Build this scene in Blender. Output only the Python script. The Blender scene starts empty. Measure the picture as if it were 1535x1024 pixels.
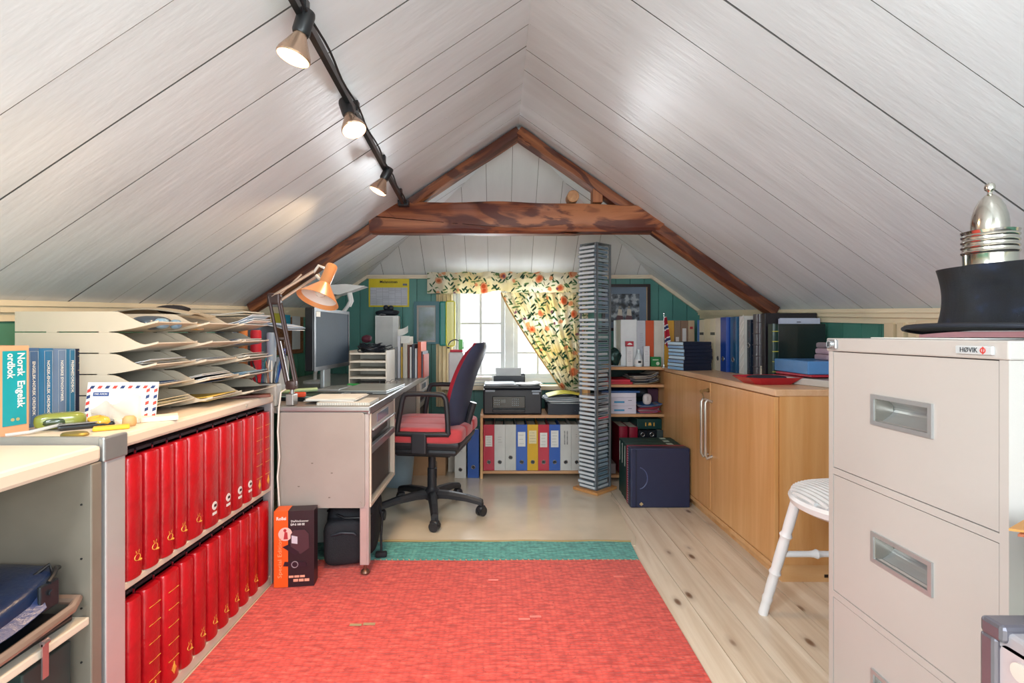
import bpy, bmesh, math, random
from math import sin, cos, pi, radians as R, sqrt, atan2
from mathutils import Vector, Matrix
random.seed(7)
SC = bpy.context.scene
COL = SC.collection
# ---------------------------------------------------------------- camera
CAMZ = 1.0
cam = bpy.data.cameras.new('camera'); cam_o = bpy.data.objects.new('camera', cam); COL.objects.link(cam_o)
cam.sensor_width = 36.0; cam.lens = 36.0 * 765 / 1535
cam.shift_x = 20.5 / 1535; cam.shift_y = -12.0 / 1535
cam.clip_start = 0.05
cam_o.location = (0, 0, CAMZ); cam_o.rotation_euler = (pi / 2, 0, 0)
SC.camera = cam_o
SC.view_settings.view_transform = 'Standard'; SC.view_settings.look = 'None'
SC.view_settings.gamma = 1.0; SC.view_settings.use_curve_mapping = False
SC.view_settings.exposure = 0.50
# ---------------------------------------------------------------- world (bright overcast sky)
w = bpy.data.worlds.new('sky'); SC.world = w; w.use_nodes = True
bg = w.node_tree.nodes['Background']; bg.inputs[0].default_value = (0.93, 0.96, 1.0, 1); bg.inputs[1].default_value = 1.15
# ---------------------------------------------------------------- daylight through the back window, and added fill lights
def area(name, loc, rot, sx, sy, energy, color=(1, 1, 1)):
    l = bpy.data.lights.new(name, 'AREA'); l.shape = 'RECTANGLE'; l.size = sx; l.size_y = sy
    l.energy = energy; l.color = color
    o = bpy.data.objects.new(name, l); COL.objects.link(o); o.location = loc; o.rotation_euler = rot
    return o
area('daylight_front_window', (0.085, 4.02, 0.99), (R(-90), 0, 0), 0.78, 0.70, 18, (0.90, 0.96, 1.0))
area('added_fill_rear', (0.25, -1.24, 1.08), (R(90), 0, 0), 2.5, 0.8, 18, (0.82, 0.94, 1.0))  # added fill from behind the camera, no window known there
area('added_fill_left', (-0.80, -0.30, 1.545), (0, R(-33.6), 0), 0.62, 0.86, 42, (0.84, 0.95, 1.0))  # added fill from the upper left, no roof window known
area('added_fill_right', (1.02, -0.78, 1.520), (0, R(35.2), 0), 0.62, 0.86, 24, (0.84, 0.95, 1.0))  # added weaker fill from the right, for the left slope and shelves

# ---------------------------------------------------------------- colours and materials
def lin(c):
    if isinstance(c, str):
        c = c.lstrip('#'); c = [int(c[i:i + 2], 16) / 255 for i in (0, 2, 4)]
        c = [x / 12.92 if x <= .04045 else ((x + .055) / 1.055) ** 2.4 for x in c]
    return (c[0], c[1], c[2], 1)
_mc = {}
def newmat(name):
    m = bpy.data.materials.new(name); m.use_nodes = True
    nt = m.node_tree; b = nt.nodes['Principled BSDF']
    return m, nt, b
def N(nt, t, **kw):
    n = nt.nodes.new(t)
    for k, v in kw.items(): setattr(n, k, v)
    return n
def coords(nt, scale=(1, 1, 1), kind='Object', rot=(0, 0, 0)):
    tc = N(nt, 'ShaderNodeTexCoord'); mp = N(nt, 'ShaderNodeMapping')
    mp.inputs['Scale'].default_value = scale; mp.inputs['Rotation'].default_value = rot
    nt.links.new(tc.outputs[kind], mp.inputs[0]); return mp.outputs[0]
def ramp(nt, fac, stops):
    r = N(nt, 'ShaderNodeValToRGB')
    while len(r.color_ramp.elements) < len(stops): r.color_ramp.elements.new(0.5)
    for e, (p, c) in zip(r.color_ramp.elements, stops): e.position = p; e.color = lin(c)
    if fac is not None: nt.links.new(fac, r.inputs[0])
    return r.outputs[0]
def mixc(nt, fac, a, b, mode='MIX'):
    m = N(nt, 'ShaderNodeMix', data_type='RGBA', blend_type=mode)
    for i, v in ((0, fac), (6, a), (7, b)):
        if hasattr(v, 'default_value') or v.__class__.__name__.startswith('NodeSocket'): nt.links.new(v, m.inputs[i])
        elif i == 0: m.inputs[0].default_value = v
        else: m.inputs[i].default_value = lin(v)
    return m.outputs[2]
def mat(color, rough=.5, metal=0.0, var=.06, vs=9.0, bump=0.0, bs=120.0, stretch=(1, 1, 1), coat=0.0, objvar=0.0, spec=.5, sheen=0.0):
    key = (str(color), rough, metal, var, vs, bump, bs, stretch, coat, objvar, spec, sheen)
    if key in _mc: return _mc[key]
    m, nt, b = newmat('m_' + str(len(_mc)))
    base = lin(color)
    co = coords(nt, stretch)
    n = N(nt, 'ShaderNodeTexNoise'); n.inputs['Scale'].default_value = vs; n.inputs['Detail'].default_value = 4
    nt.links.new(co, n.inputs['Vector'])
    lo = tuple(max(0, x * (1 - var * 1.6)) for x in base[:3]); hi = tuple(min(1, x * (1 + var)) for x in base[:3])
    out = ramp(nt, n.outputs[0], [(.3, lo), (.7, hi)])
    if objvar:
        oi = N(nt, 'ShaderNodeObjectInfo'); hs = N(nt, 'ShaderNodeHueSaturation')
        mr = N(nt, 'ShaderNodeMapRange'); mr.inputs[3].default_value = 1 - objvar; mr.inputs[4].default_value = 1 + objvar
        nt.links.new(oi.outputs['Random'], mr.inputs[0]); nt.links.new(mr.outputs[0], hs.inputs['Value'])
        nt.links.new(out, hs.inputs['Color']); out = hs.outputs[0]
    nt.links.new(out, b.inputs['Base Color'])
    b.inputs['Roughness'].default_value = rough; b.inputs['Metallic'].default_value = metal
    b.inputs['Coat Weight'].default_value = coat; b.inputs['Specular IOR Level'].default_value = spec
    if sheen: b.inputs['Sheen Weight'].default_value = sheen
    if bump:
        n2 = N(nt, 'ShaderNodeTexNoise'); n2.inputs['Scale'].default_value = bs; n2.inputs['Detail'].default_value = 3
        nt.links.new(co, n2.inputs['Vector'])
        bp = N(nt, 'ShaderNodeBump'); bp.inputs['Strength'].default_value = bump; bp.inputs['Distance'].default_value = .004
        nt.links.new(n2.outputs[0], bp.inputs['Height']); nt.links.new(bp.outputs[0], b.inputs['Normal'])
    _mc[key] = m
    return m
def wood(c1, c2, axis=0, scale=6.0, rough=.45, bump=.15, objvar=0.0, dark=None, knots=None, patch=None):
    """grain runs along the given axis (0 x, 1 y, 2 z)"""
    key = ('w', str(c1), str(c2), axis, scale, rough, bump, objvar, str(dark), str(knots), str(patch))
    if key in _mc: return _mc[key]
    m, nt, b = newmat('wood_' + str(len(_mc)))
    st = [scale * 6] * 3; st[axis] = scale * .35
    tc = N(nt, 'ShaderNodeTexCoord'); oi = N(nt, 'ShaderNodeObjectInfo')
    sh = N(nt, 'ShaderNodeVectorMath', operation='MULTIPLY_ADD'); cb = N(nt, 'ShaderNodeCombineXYZ')
    for i in range(3): nt.links.new(oi.outputs['Random'], cb.inputs[i])
    nt.links.new(cb.outputs[0], sh.inputs[0]); sh.inputs[1].default_value = (7.3, 5.1, 3.7); nt.links.new(tc.outputs['Object'], sh.inputs[2])
    mp = N(nt, 'ShaderNodeMapping'); mp.inputs['Scale'].default_value = st; nt.links.new(sh.outputs[0], mp.inputs[0])
    n = N(nt, 'ShaderNodeTexNoise'); n.inputs['Scale'].default_value = 1.0; n.inputs['Detail'].default_value = 6; n.inputs['Roughness'].default_value = .62; n.inputs['Distortion'].default_value = .6
    nt.links.new(mp.outputs[0], n.inputs['Vector'])
    stops = [(.32, c1), (.68, c2)]
    if dark: stops = [(.28, dark), (.42, c1), (.7, c2)]
    if patch: stops = [(.36, dark), (.47, c1), (.62, c2)]
    out = ramp(nt, n.outputs[0], stops)
    if patch:
        ps = [patch[1] * 3] * 3; ps[axis] = patch[1]
        mp3 = N(nt, 'ShaderNodeMapping'); mp3.inputs['Scale'].default_value = ps; nt.links.new(sh.outputs[0], mp3.inputs[0])
        n3 = N(nt, 'ShaderNodeTexNoise'); n3.inputs['Scale'].default_value = 1; n3.inputs['Detail'].default_value = 7; n3.inputs['Distortion'].default_value = 1.2; nt.links.new(mp3.outputs[0], n3.inputs['Vector'])
        out = mixc(nt, ramp(nt, n3.outputs[0], [(.50, (0, 0, 0)), (.56, (.85, .85, .85))]), out, patch[0])
    if knots:
        kc, ks, kth = knots
        kst = [ks] * 3; kst[axis] = ks * .45
        mp2 = N(nt, 'ShaderNodeMapping'); mp2.inputs['Scale'].default_value = kst; nt.links.new(sh.outputs[0], mp2.inputs[0])
        v = N(nt, 'ShaderNodeTexVoronoi'); v.inputs['Scale'].default_value = 1; v.inputs['Randomness'].default_value = 1; nt.links.new(mp2.outputs[0], v.inputs['Vector'])
        f = ramp(nt, v.outputs['Distance'], [(0, (1, 1, 1)), (kth * .6, (.8, .8, .8)), (kth, (.2, .2, .2)), (kth * 1.9, (0, 0, 0))])
        out = mixc(nt, f, out, kc)
    if objvar:
        hs = N(nt, 'ShaderNodeHueSaturation'); mr = N(nt, 'ShaderNodeMapRange'); mr.inputs[3].default_value = 1 - objvar; mr.inputs[4].default_value = 1 + objvar
        nt.links.new(oi.outputs['Random'], mr.inputs[0]); nt.links.new(mr.outputs[0], hs.inputs['Value']); nt.links.new(out, hs.inputs['Color']); out = hs.outputs[0]
    nt.links.new(out, b.inputs['Base Color']); b.inputs['Roughness'].default_value = rough
    if bump:
        bp = N(nt, 'ShaderNodeBump'); bp.inputs['Strength'].default_value = bump; bp.inputs['Distance'].default_value = .003
        nt.links.new(n.outputs[0], bp.inputs['Height']); nt.links.new(bp.outputs[0], b.inputs['Normal'])
    _mc[key] = m
    return m
def emis(color, strength):
    m, nt, b = newmat('glow'); b.inputs['Base Color'].default_value = lin(color); b.inputs['Emission Color'].default_value = lin(color); b.inputs['Emission Strength'].default_value = strength
    return m
def clearmat(color, alpha, rough=.1):
    key = ('clear', str(color), alpha, rough)
    if key in _mc: return _mc[key]
    m, nt, b = newmat('clear')
    tr = N(nt, 'ShaderNodeBsdfTransparent'); tr.inputs[0].default_value = (1, 1, 1, 1)
    b.inputs['Base Color'].default_value = lin(color); b.inputs['Roughness'].default_value = rough
    mx = N(nt, 'ShaderNodeMixShader'); mx.inputs[0].default_value = alpha
    nt.links.new(tr.outputs[0], mx.inputs[1]); nt.links.new(b.outputs[0], mx.inputs[2])
    nt.links.new(mx.outputs[0], nt.nodes['Material Output'].inputs[0])
    _mc[key] = m
    return m

# ---------------------------------------------------------------- mesh builder
class MB:
    def __init__(s): s.v = []; s.f = []; s.mi = []; s.cur = 0; s.sm = []; s.smooth = False
    def m(s, i): s.cur = i; return s
    def face(s, idx): s.f.append(idx); s.mi.append(s.cur); s.sm.append(s.smooth)
    def add(s, vs, fs, mtx=None):
        o = len(s.v)
        for p in vs:
            p = Vector(p); s.v.append(mtx @ p if mtx else p)
        for f in fs: s.face([o + i for i in f])
        return s
    def box(s, x0, x1, y0, y1, z0, z1, mtx=None, bev=0.0):
        if bev > 0: return s.rbox(x0, x1, y0, y1, z0, z1, bev, mtx)
        vs = [(x0, y0, z0), (x1, y0, z0), (x1, y1, z0), (x0, y1, z0), (x0, y0, z1), (x1, y0, z1), (x1, y1, z1), (x0, y1, z1)]
        return s.add(vs, [(0, 3, 2, 1), (4, 5, 6, 7), (0, 1, 5, 4), (1, 2, 6, 5), (2, 3, 7, 6), (3, 0, 4, 7)], mtx)
    def rbox(s, x0, x1, y0, y1, z0, z1, r, mtx=None, seg=2):
        bm = bmesh.new(); bmesh.ops.create_cube(bm, size=1)
        for v in bm.verts:
            v.co = Vector(((x0 + x1) / 2 + v.co.x * (x1 - x0), (y0 + y1) / 2 + v.co.y * (y1 - y0), (z0 + z1) / 2 + v.co.z * (z1 - z0)))
        r = min(r, .49 * min(abs(x1 - x0), abs(y1 - y0), abs(z1 - z0)))
        bmesh.ops.bevel(bm, geom=bm.edges[:] + bm.verts[:], offset=r, segments=seg, affect='EDGES', profile=.5)
        bmesh.ops.recalc_face_normals(bm, faces=bm.faces)
        return s.bm(bm, mtx)
    def bm(s, bm, mtx=None):
        bm.verts.index_update()
        s.add([v.co.copy() for v in bm.verts], [[v.index for v in f.verts] for f in bm.faces], mtx); bm.free(); return s
    def cyl(s, c, r, h, n=20, axis=2, r2=None, mtx=None, caps=True):
        r2 = r if r2 is None else r2
        return s.lathe([(r, 0), (r2, h)], c, n, axis, mtx, caps)
    def lathe(s, prof, c=(0, 0, 0), n=24, axis=2, mtx=None, caps=True, sx=1, sy=1):
        vs = []; fs = []
        for (r, z) in prof:
            for k in range(n):
                a = 2 * pi * k / n; p = (r * cos(a) * sx, r * sin(a) * sy, z)
                if axis == 0: p = (p[2], p[0], p[1])
                elif axis == 1: p = (p[1], p[2], p[0])
                vs.append((p[0] + c[0], p[1] + c[1], p[2] + c[2]))
        for j in range(len(prof) - 1):
            for k in range(n):
                a = j * n + k; b = j * n + (k + 1) % n
                fs.append((a, b, b + n, a + n))
        if caps:
            fs.append(tuple(range(n - 1, -1, -1))); o = (len(prof) - 1) * n; fs.append(tuple(range(o, o + n)))
        return s.add(vs, fs, mtx)
    def tube(s, pts, r, n=8, mtx=None, closed=False):
        pts = [Vector(p) for p in pts]; vs = []; fs = []; L = len(pts)
        up = Vector((0, 0, 1)); prev = None
        for i, p in enumerate(pts):
            if closed: d = pts[(i + 1) % L] - pts[i - 1]
            else: d = pts[min(i + 1, L - 1)] - pts[max(i - 1, 0)]
            d.normalize()
            if prev is None:
                a = d.cross(up)
                if a.length < .1: a = d.cross(Vector((1, 0, 0)))
            else: a = prev - d * prev.dot(d)
            if a.length < 1e-6: a = d.orthogonal()
            a.normalize(); prev = a; b = d.cross(a)
            rr = r[i] if isinstance(r, (list, tuple)) else r
            for k in range(n):
                t = 2 * pi * k / n; vs.append(p + a * cos(t) * rr + b * sin(t) * rr)
        for i in range(L - 1 + (1 if closed else 0)):
            for k in range(n):
                a = i * n + k; b = i * n + (k + 1) % n; c = ((i + 1) % L) * n
                fs.append((a, b, c + (k + 1) % n, c + k))
        if not closed:
            fs.append(tuple(range(n - 1, -1, -1))); o = (L - 1) * n; fs.append(tuple(range(o, o + n)))
        return s.add(vs, fs, mtx)
    def prism(s, poly, t0, t1, plane='xz', mtx=None):
        """extrude a 2D polygon; plane xz extrudes along y, xy along z, yz along x"""
        def P(a, b, t): return {'xz': (a, t, b), 'xy': (a, b, t), 'yz': (t, a, b)}[plane]
        n = len(poly); vs = [P(a, b, t0) for a, b in poly] + [P(a, b, t1) for a, b in poly]
        fs = [tuple(range(n - 1, -1, -1)), tuple(range(n, 2 * n))] + [(i, (i + 1) % n, n + (i + 1) % n, n + i) for i in range(n)]
        return s.add(vs, fs, mtx)
    def grid(s, fn, nu, nv, mtx=None, thick=None, double=True):
        """surface from fn(u,v) with a back skin so that it has thickness"""
        P = [[Vector(fn(i / nu, j / nv)) for j in range(nv + 1)] for i in range(nu + 1)]
        if thick is None:
            vs = [p for row in P for p in row]; fs = []
            for i in range(nu):
                for j in range(nv):
                    a = i * (nv + 1) + j; fs.append((a, a + nv + 1, a + nv + 2, a + 1))
            return s.add(vs, fs, mtx)
        Q = []
        for i in range(nu + 1):
            row = []
            for j in range(nv + 1):
                du = P[min(i + 1, nu)][j] - P[max(i - 1, 0)][j]; dv = P[i][min(j + 1, nv)] - P[i][max(j - 1, 0)]
                nn = du.cross(dv)
                nn = nn.normalized() if nn.length > 1e-9 else Vector((0, 0, 1))
                row.append(P[i][j] - nn * thick)
            Q.append(row)
        vs = [p for row in P for p in row] + [p for row in Q for p in row]; W = nv + 1; o = (nu + 1) * W; fs = []
        for i in range(nu):
            for j in range(nv):
                a = i * W + j; fs.append((a, a + W, a + W + 1, a + 1)); fs.append((o + a, o + a + 1, o + a + W + 1, o + a + W))
        for i in range(nu):
            for j in (0, nv):
                a = i * W + j; q = (a, o + a, o + a + W, a + W); fs.append(q if j == 0 else q[::-1])
        for j in range(nv):
            for i in (0, nu):
                a = i * W + j; q = (a, a + 1, o + a + 1, o + a); fs.append(q if i == 0 else q[::-1])
        return s.add(vs, fs, mtx)
    def build(s, name, m, parent=None, loc=None, rz=0.0, rot=None, smooth=None, **props):
        me = bpy.data.meshes.new(name); me.from_pydata([tuple(v) for v in s.v], [], s.f)
        ms = m if isinstance(m, (list, tuple)) else [m]
        for x in ms: me.materials.append(x)
        me.polygons.foreach_set('material_index', [min(i, len(ms) - 1) for i in s.mi])
        sm = s.sm if smooth is None else [smooth] * len(s.f)
        me.polygons.foreach_set('use_smooth', sm)
        if any(sm):
            try: me.set_sharp_from_angle(angle=R(38))
            except Exception: pass
        me.update()
        o = bpy.data.objects.new(name, me); COL.objects.link(o)
        if parent is not None: o.parent = parent
        if loc is not None: o.location = loc
        if rot is not None: o.rotation_euler = rot
        elif rz: o.rotation_euler = (0, 0, rz)
        for k, v in props.items(): o[k] = v
        return o
def thing(name, label, cat, loc=(0, 0, 0), rz=0.0, group=None, rot=None, kind=None):
    o = bpy.data.objects.new(name, None); COL.objects.link(o); o.location = loc; o.empty_display_size = .05
    o.rotation_euler = rot if rot is not None else (0, 0, rz)
    o['label'] = label; o['category'] = cat
    if group: o['group'] = group
    if kind: o['kind'] = kind
    return o
def tag(o, label, cat, group=None):
    o['label'] = label; o['category'] = cat
    if group: o['group'] = group
    return o
def nth(i):
    tens = ['', '', 'twenty', 'thirty', 'forty', 'fifty']; ties = ['', '', 'twentieth', 'thirtieth', 'fortieth', 'fiftieth']
    w_ = ['', 'first', 'second', 'third', 'fourth', 'fifth', 'sixth', 'seventh', 'eighth', 'ninth', 'tenth', 'eleventh', 'twelfth', 'thirteenth', 'fourteenth', 'fifteenth', 'sixteenth', 'seventeenth', 'eighteenth', 'nineteenth']
    return w_[i] if i < 20 else (ties[i // 10] if i % 10 == 0 else tens[i // 10] + '-' + w_[i % 10])
_ORD = ['first', 'second', 'third', 'fourth', 'fifth', 'sixth', 'seventh', 'eighth', 'ninth', 'tenth', 'eleventh', 'twelfth', 'thirteenth', 'fourteenth', 'fifteenth', 'sixteenth']
def ordn(i): return _ORD[i]
def text(s, size, m, parent, loc, face='-y', spin=0.0, align='CENTER', name='lettering', fitw=None, bold=False, ext=.0003):
    cu = bpy.data.curves.new('t', 'FONT'); cu.body = s; cu.size = size; cu.align_x = align; cu.align_y = 'CENTER'; cu.extrude = ext; cu.resolution_u = 2
    if bold: cu.offset = size * .02
    ob = bpy.data.objects.new('t', cu); COL.objects.link(ob)
    bpy.context.view_layer.update()
    me = bpy.data.meshes.new_from_object(ob.evaluated_get(bpy.context.evaluated_depsgraph_get()))
    bpy.data.objects.remove(ob)
    if fitw:
        xs = [v.co.x for v in me.vertices]
        if xs:
            wd = max(xs) - min(xs); k = fitw / max(wd, 1e-6)
            for v in me.vertices: v.co.x *= k
    base = {'-y': Matrix.Rotation(pi / 2, 4, 'X'), '+x': Matrix.Rotation(pi / 2, 4, 'Z') @ Matrix.Rotation(pi / 2, 4, 'X'),
            '-x': Matrix.Rotation(-pi / 2, 4, 'Z') @ Matrix.Rotation(pi / 2, 4, 'X'), '+z': Matrix.Identity(4), '+y': Matrix.Rotation(pi, 4, 'Z') @ Matrix.Rotation(pi / 2, 4, 'X')}[face]
    me.transform(Matrix.Translation(loc) @ base @ Matrix.Rotation(spin, 4, 'Z'))
    me.materials.clear(); me.materials.append(m); me.name = name
    o = bpy.data.objects.new(name, me); COL.objects.link(o); o.parent = parent
    return o
def clip(poly, ax, lo, hi):
    def half(pl, val, keep_ge):
        out = []
        for i in range(len(pl)):
            a, b = pl[i], pl[(i + 1) % len(pl)]
            ia = (a[ax] >= val) if keep_ge else (a[ax] <= val); ib = (b[ax] >= val) if keep_ge else (b[ax] <= val)
            if ia: out.append(a)
            if ia != ib:
                t = (val - a[ax]) / (b[ax] - a[ax]); out.append((a[0] + t * (b[0] - a[0]), a[1] + t * (b[1] - a[1])))
        return out
    p = half(poly, lo, True)
    return half(p, hi, False) if p else []
def blob(mb, c, sz, p=3.0, noise=.0, n=24, mtx=None, seed=0, flat=None):
    """rounded lumpy solid (superellipsoid) of half sizes sz"""
    rnd = random.Random(seed); ph = [rnd.uniform(0, 6.28) for _ in range(6)]
    def sp(v, e): return math.copysign(abs(v) ** e, v)
    vs = []; fs = []; m = n // 2; e = 2.0 / p
    for j in range(m + 1):
        th = -pi / 2 + pi * j / m
        for k in range(n):
            a = 2 * pi * k / n
            x = sp(cos(th), e) * sp(cos(a), e); y = sp(cos(th), e) * sp(sin(a), e); z = sp(sin(th), e)
            q = 1 + noise * (sin(3 * a + ph[0] + 2 * z) + .7 * sin(5 * z + 2 * a + ph[1]) + .5 * sin(7 * a + ph[2] - 3 * z))
            vs.append((c[0] + sz[0] * x * q, c[1] + sz[1] * y * q, c[2] + sz[2] * z * (q if flat is None or z > 0 else 1)))
    for j in range(m):
        for k in range(n): a = j * n + k; b = j * n + (k + 1) % n; fs.append((a, b, b + n, a + n))
    sm = mb.smooth; mb.smooth = True; mb.add(vs, fs, mtx); mb.smooth = sm
    return mb
# ================================================================= room shell
RX, RH = 0.117, 1.2                 # ridge offset and height above the eye line
SL, SR = 0.665, 0.705               # roof slopes
HB = 0.449; DB = 3.95; HK = 1.225   # hip: starts at height HB on the back wall, leans into the room
YR = -1.30                          # rear wall
def lx(y): return -1.40 + (y - 3.95) * (-1.40 + 1.56) / (3.95 - 1.2)      # left knee wall
def rx(y): return 1.57 + (y - 3.95) * (1.57 - 1.69) / (3.95 - 1.9)        # right knee wall
def roofh(x): return RH - (SL * (RX - x) if x < RX else SR * (x - RX))
WHITE = mat('#dde3e9', rough=.30, var=.045, vs=2.6, bump=.34, bs=9, stretch=(1, 5, 1), objvar=.018)
HIPWHITE = mat('#e0e3e5', rough=.4, var=.03, vs=2.5, bump=.18, bs=30, stretch=(4, 1, 1), objvar=.015)
EDGE = mat('#6a6866', rough=.9)
GAP = mat('#4a4845', rough=.9)
GREEN = mat('#528c84', rough=.42, var=.05, vs=5, bump=.12, bs=60, objvar=.04)
GREENGAP = mat('#27483f', rough=.8)
CREAM = mat('#ead9b8', rough=.4, var=.05, vs=6, bump=.1, bs=90)
# ---- ceiling backing (the dark that shows in the joints), boards are its children
ceil = MB()
for (sx, fx, s) in ((-1, lx, SL), (1, rx, SR)):
    y0, y1 = YR - .02, DB + .05
    def pt(x, y, up): return (x, y, CAMZ + roofh(x) + up)
    xa0, xa1 = fx(y0) + sx * .06, fx(y1) + sx * .06
    vs = [pt(RX, y0, .02), pt(xa0, y0, .02), pt(xa1, y1, .02), pt(RX, y1, .02), pt(RX, y0, .07), pt(xa0, y0, .07), pt(xa1, y1, .07), pt(RX, y1, .07)]
    ceil.add(vs, [(0, 1, 2, 3), (4, 7, 6, 5), (0, 4, 5, 1), (1, 5, 6, 2), (2, 6, 7, 3), (3, 7, 4, 0)])
ceiling = ceil.build('ceiling', GAP, kind='structure')
def roofboard(y0, y1, side, k):
    s, fx = (SL, lx) if side < 0 else (SR, rx)
    g = random.choice([.0006, .0009, .0014, .0024]); off = random.uniform(-.0012, .0012); ya, yb = y0 + g, y1 - g
    def hipmax(y): return (DB - y) / HK + HB + .0    # height where the hip meets
    mb = MB(); n = 10; front = []; back = []
    def P(x, y, o): return (x, y, CAMZ + roofh(x) + o + off)
    # irregular long edges, lower surface at 0, upper at .018
    xs = []
    ex0, ex1 = RX, fx(ya)
    for i in range(n + 1):
        t = i / n; wob = .0015 * sin(3.1 * t + k * 1.7) + .001 * sin(11 * t + k)
        xa = RX + (fx(ya) - RX + side * .01) * t; xb = RX + (fx(yb) - RX + side * .01) * t
        xs.append(((xa, ya + wob), (xb, yb + wob * .6)))
    vs = []
    for (a, b) in xs:
        vs += [P(a[0], a[1], 0), P(b[0], b[1], 0), P(a[0], a[1], .02), P(b[0], b[1], .02)]
    mb.add(vs, [(i * 4, i * 4 + 4, i * 4 + 5, i * 4 + 1) for i in range(n)])
    fs = []
    for i in range(n):
        q = i * 4
        fs += [(q + 2, q + 3, q + 7, q + 6), (q, q + 2, q + 6, q + 4), (q + 1, q + 5, q + 7, q + 3)]
    fs += [(0, 1, 3, 2), (4 * n, 4 * n + 2, 4 * n + 3, 4 * n + 1)]
    mb.cur = 1; o = 0
    for f in fs: mb.face(list(f))
    mb.build('ceiling_board', [WHITE, EDGE], ceiling)
# boards run down the slope from the ridge; the joints are where the photograph shows them
for side, br in ((1, [YR, -1.05, -.8, -.56, -.33, -.1, .13, .36, .62, .86, 1.098, 1.325, 1.529, 1.752, 1.974, 2.155, 2.32, 2.50, 2.645, 2.80, 2.98, 3.14, 3.31, 3.47, 3.63, 3.79, 3.95]),
                 (-1, [YR, -1.05, -.8, -.56, -.33, -.1, .12, .34, .58, .81, 1.0435, 1.23, 1.455, 1.64, 1.80, 1.98, 2.13, 2.29, 2.45, 2.62, 2.78, 2.96, 3.13, 3.3, 3.46, 3.62, 3.79, 3.95])):
    for k in range(len(br) - 1): roofboard(br[k], br[k + 1], side, k)
# ---- hip: vertical boards leaning in above the back wall
hl, hr = RX - (RH - HB) / SL, RX + (RH - HB) / SR
hpoly = [(hl, HB), (hr, HB), (RX, RH)]
def hip3(x, h, o): return (x, DB - (h - HB) * HK + o * .63, CAMZ + h + o * .77)
hb = MB(); hb.add([hip3(x, h, .02) for x, h in hpoly] + [hip3(x, h, .05) for x, h in hpoly], [(0, 1, 2), (5, 4, 3), (0, 3, 4, 1), (1, 4, 5, 2), (2, 5, 3, 0)])
hip = hb.build('ceiling_hip', GAP, kind='structure')
x = hl - .05; k = 0
while x < hr:
    wd = random.choice([.155, .165, .175, .16]); pl = clip(hpoly, 0, x + .0011, x + wd - .0011)
    if len(pl) >= 3:
        mb = MB(); n = len(pl)
        mb.add([hip3(a, h, 0) for a, h in pl] + [hip3(a, h, .018) for a, h in pl], [tuple(range(n))]); mb.cur = 1
        for f in [tuple(range(2 * n - 1, n - 1, -1))] + [(i, n + i, n + (i + 1) % n, (i + 1) % n) for i in range(n)]: mb.face(list(f))
        mb.build('ceiling_board', [HIPWHITE, EDGE], hip)
    x += wd
# ---- back wall with the window opening
WX0, WX1, WZ0, WZ1 = -.36, .53, .62, 1.40
bpoly = [(lx(DB), 0), (rx(DB), 0), (rx(DB), 1 + roofh(rx(DB))), (hr, 1 + HB), (hl, 1 + HB), (lx(DB), 1 + roofh(lx(DB)))]
def wallcells(poly, hole):
    out = []
    for a, b in ((-9, hole[0]), (hole[1], 9)):
        p = clip(poly, 0, a, b)
        if len(p) > 2: out.append(p)
    mid = clip(poly, 0, hole[0], hole[1])
    for a, b in ((-9, hole[2]), (hole[3], 9)):
        p = clip(mid, 1, a, b)
        if len(p) > 2: out.append(p)
    return out
bw = MB()
for p in wallcells(bpoly, (WX0, WX1, WZ0, WZ1)): bw.prism(p, DB + .012, DB + .09)
wall_back = bw.build('wall_back', GREENGAP, kind='structure')
x = lx(DB)
while x < rx(DB):
    for p in wallcells(clip(bpoly, 0, x + .002, x + .108), (WX0, WX1, WZ0, WZ1)):
        if len(p) > 2: MB().prism(p, DB, DB + .014).build('wall_board', GREEN, wall_back)
    for p in wallcells(clip(bpoly, 0, x + .010, x + .014), (WX0, WX1, WZ0, WZ1))[:0]: pass
    x += .11
# ---- knee walls (slightly splayed), with green matchboard
def kneewall(name, fx, sx, board, pitch, y_from, hole=None):
    mb = MB()
    a, b = YR, DB + .09
    xa, xb = fx(a), fx(b)
    def q(x, y, z): return (x, y, z)
    ha, hb_ = 1 + roofh(xa), 1 + roofh(xb)
    vs = [q(xa + sx * .012, a, 0), q(xb + sx * .012, b, 0), q(xb + sx * .012, b, hb_), q(xa + sx * .012, a, ha), q(xa + sx * .08, a, 0), q(xb + sx * .08, b, 0), q(xb + sx * .08, b, hb_), q(xa + sx * .08, a, ha)]
    mb.add(vs, [(0, 1, 2, 3), (7, 6, 5, 4), (0, 4, 5, 1), (3, 2, 6, 7), (0, 3, 7, 4), (1, 5, 6, 2)])
    wall = mb.build(name, GREENGAP, kind='structure')
    y = DB
    while y > YR + .05:
        y0, y1 = max(YR, y - pitch) + .002, y - .002
        bb = MB(); vs = []
        for o in (0, .014):
            for yy, top in ((y0, 0), (y1, 0), (y1, 1), (y0, 1)):
                X = fx(yy) + sx * o; vs.append((X, yy, (1 + roofh(fx(yy)) - .01) if top else 0.0))
        bb.add(vs, [(0, 1, 2, 3), (7, 6, 5, 4), (0, 4, 5, 1), (3, 2, 6, 7), (0, 3, 7, 4), (1, 5, 6, 2)])
        # bead beside each joint
        bb.add([(fx(y0 + .012) - sx * .003, y0 + .010, 0), (fx(y0 + .02) - sx * .003, y0 + .016, 0), (fx(y0 + .02) - sx * .003, y0 + .016, 1 + roofh(fx(y0)) - .012), (fx(y0 + .012) - sx * .003, y0 + .010, 1 + roofh(fx(y0)) - .012)], [(0, 1, 2, 3)])
        bb.build('wall_board', board, wall)
        y -= pitch
    return wall
wall_left = kneewall('wall_left', lx, -1, mat('#5a967c', rough=.42, var=.05, vs=5, bump=.12, bs=60, objvar=.04), .115, 0)
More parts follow.
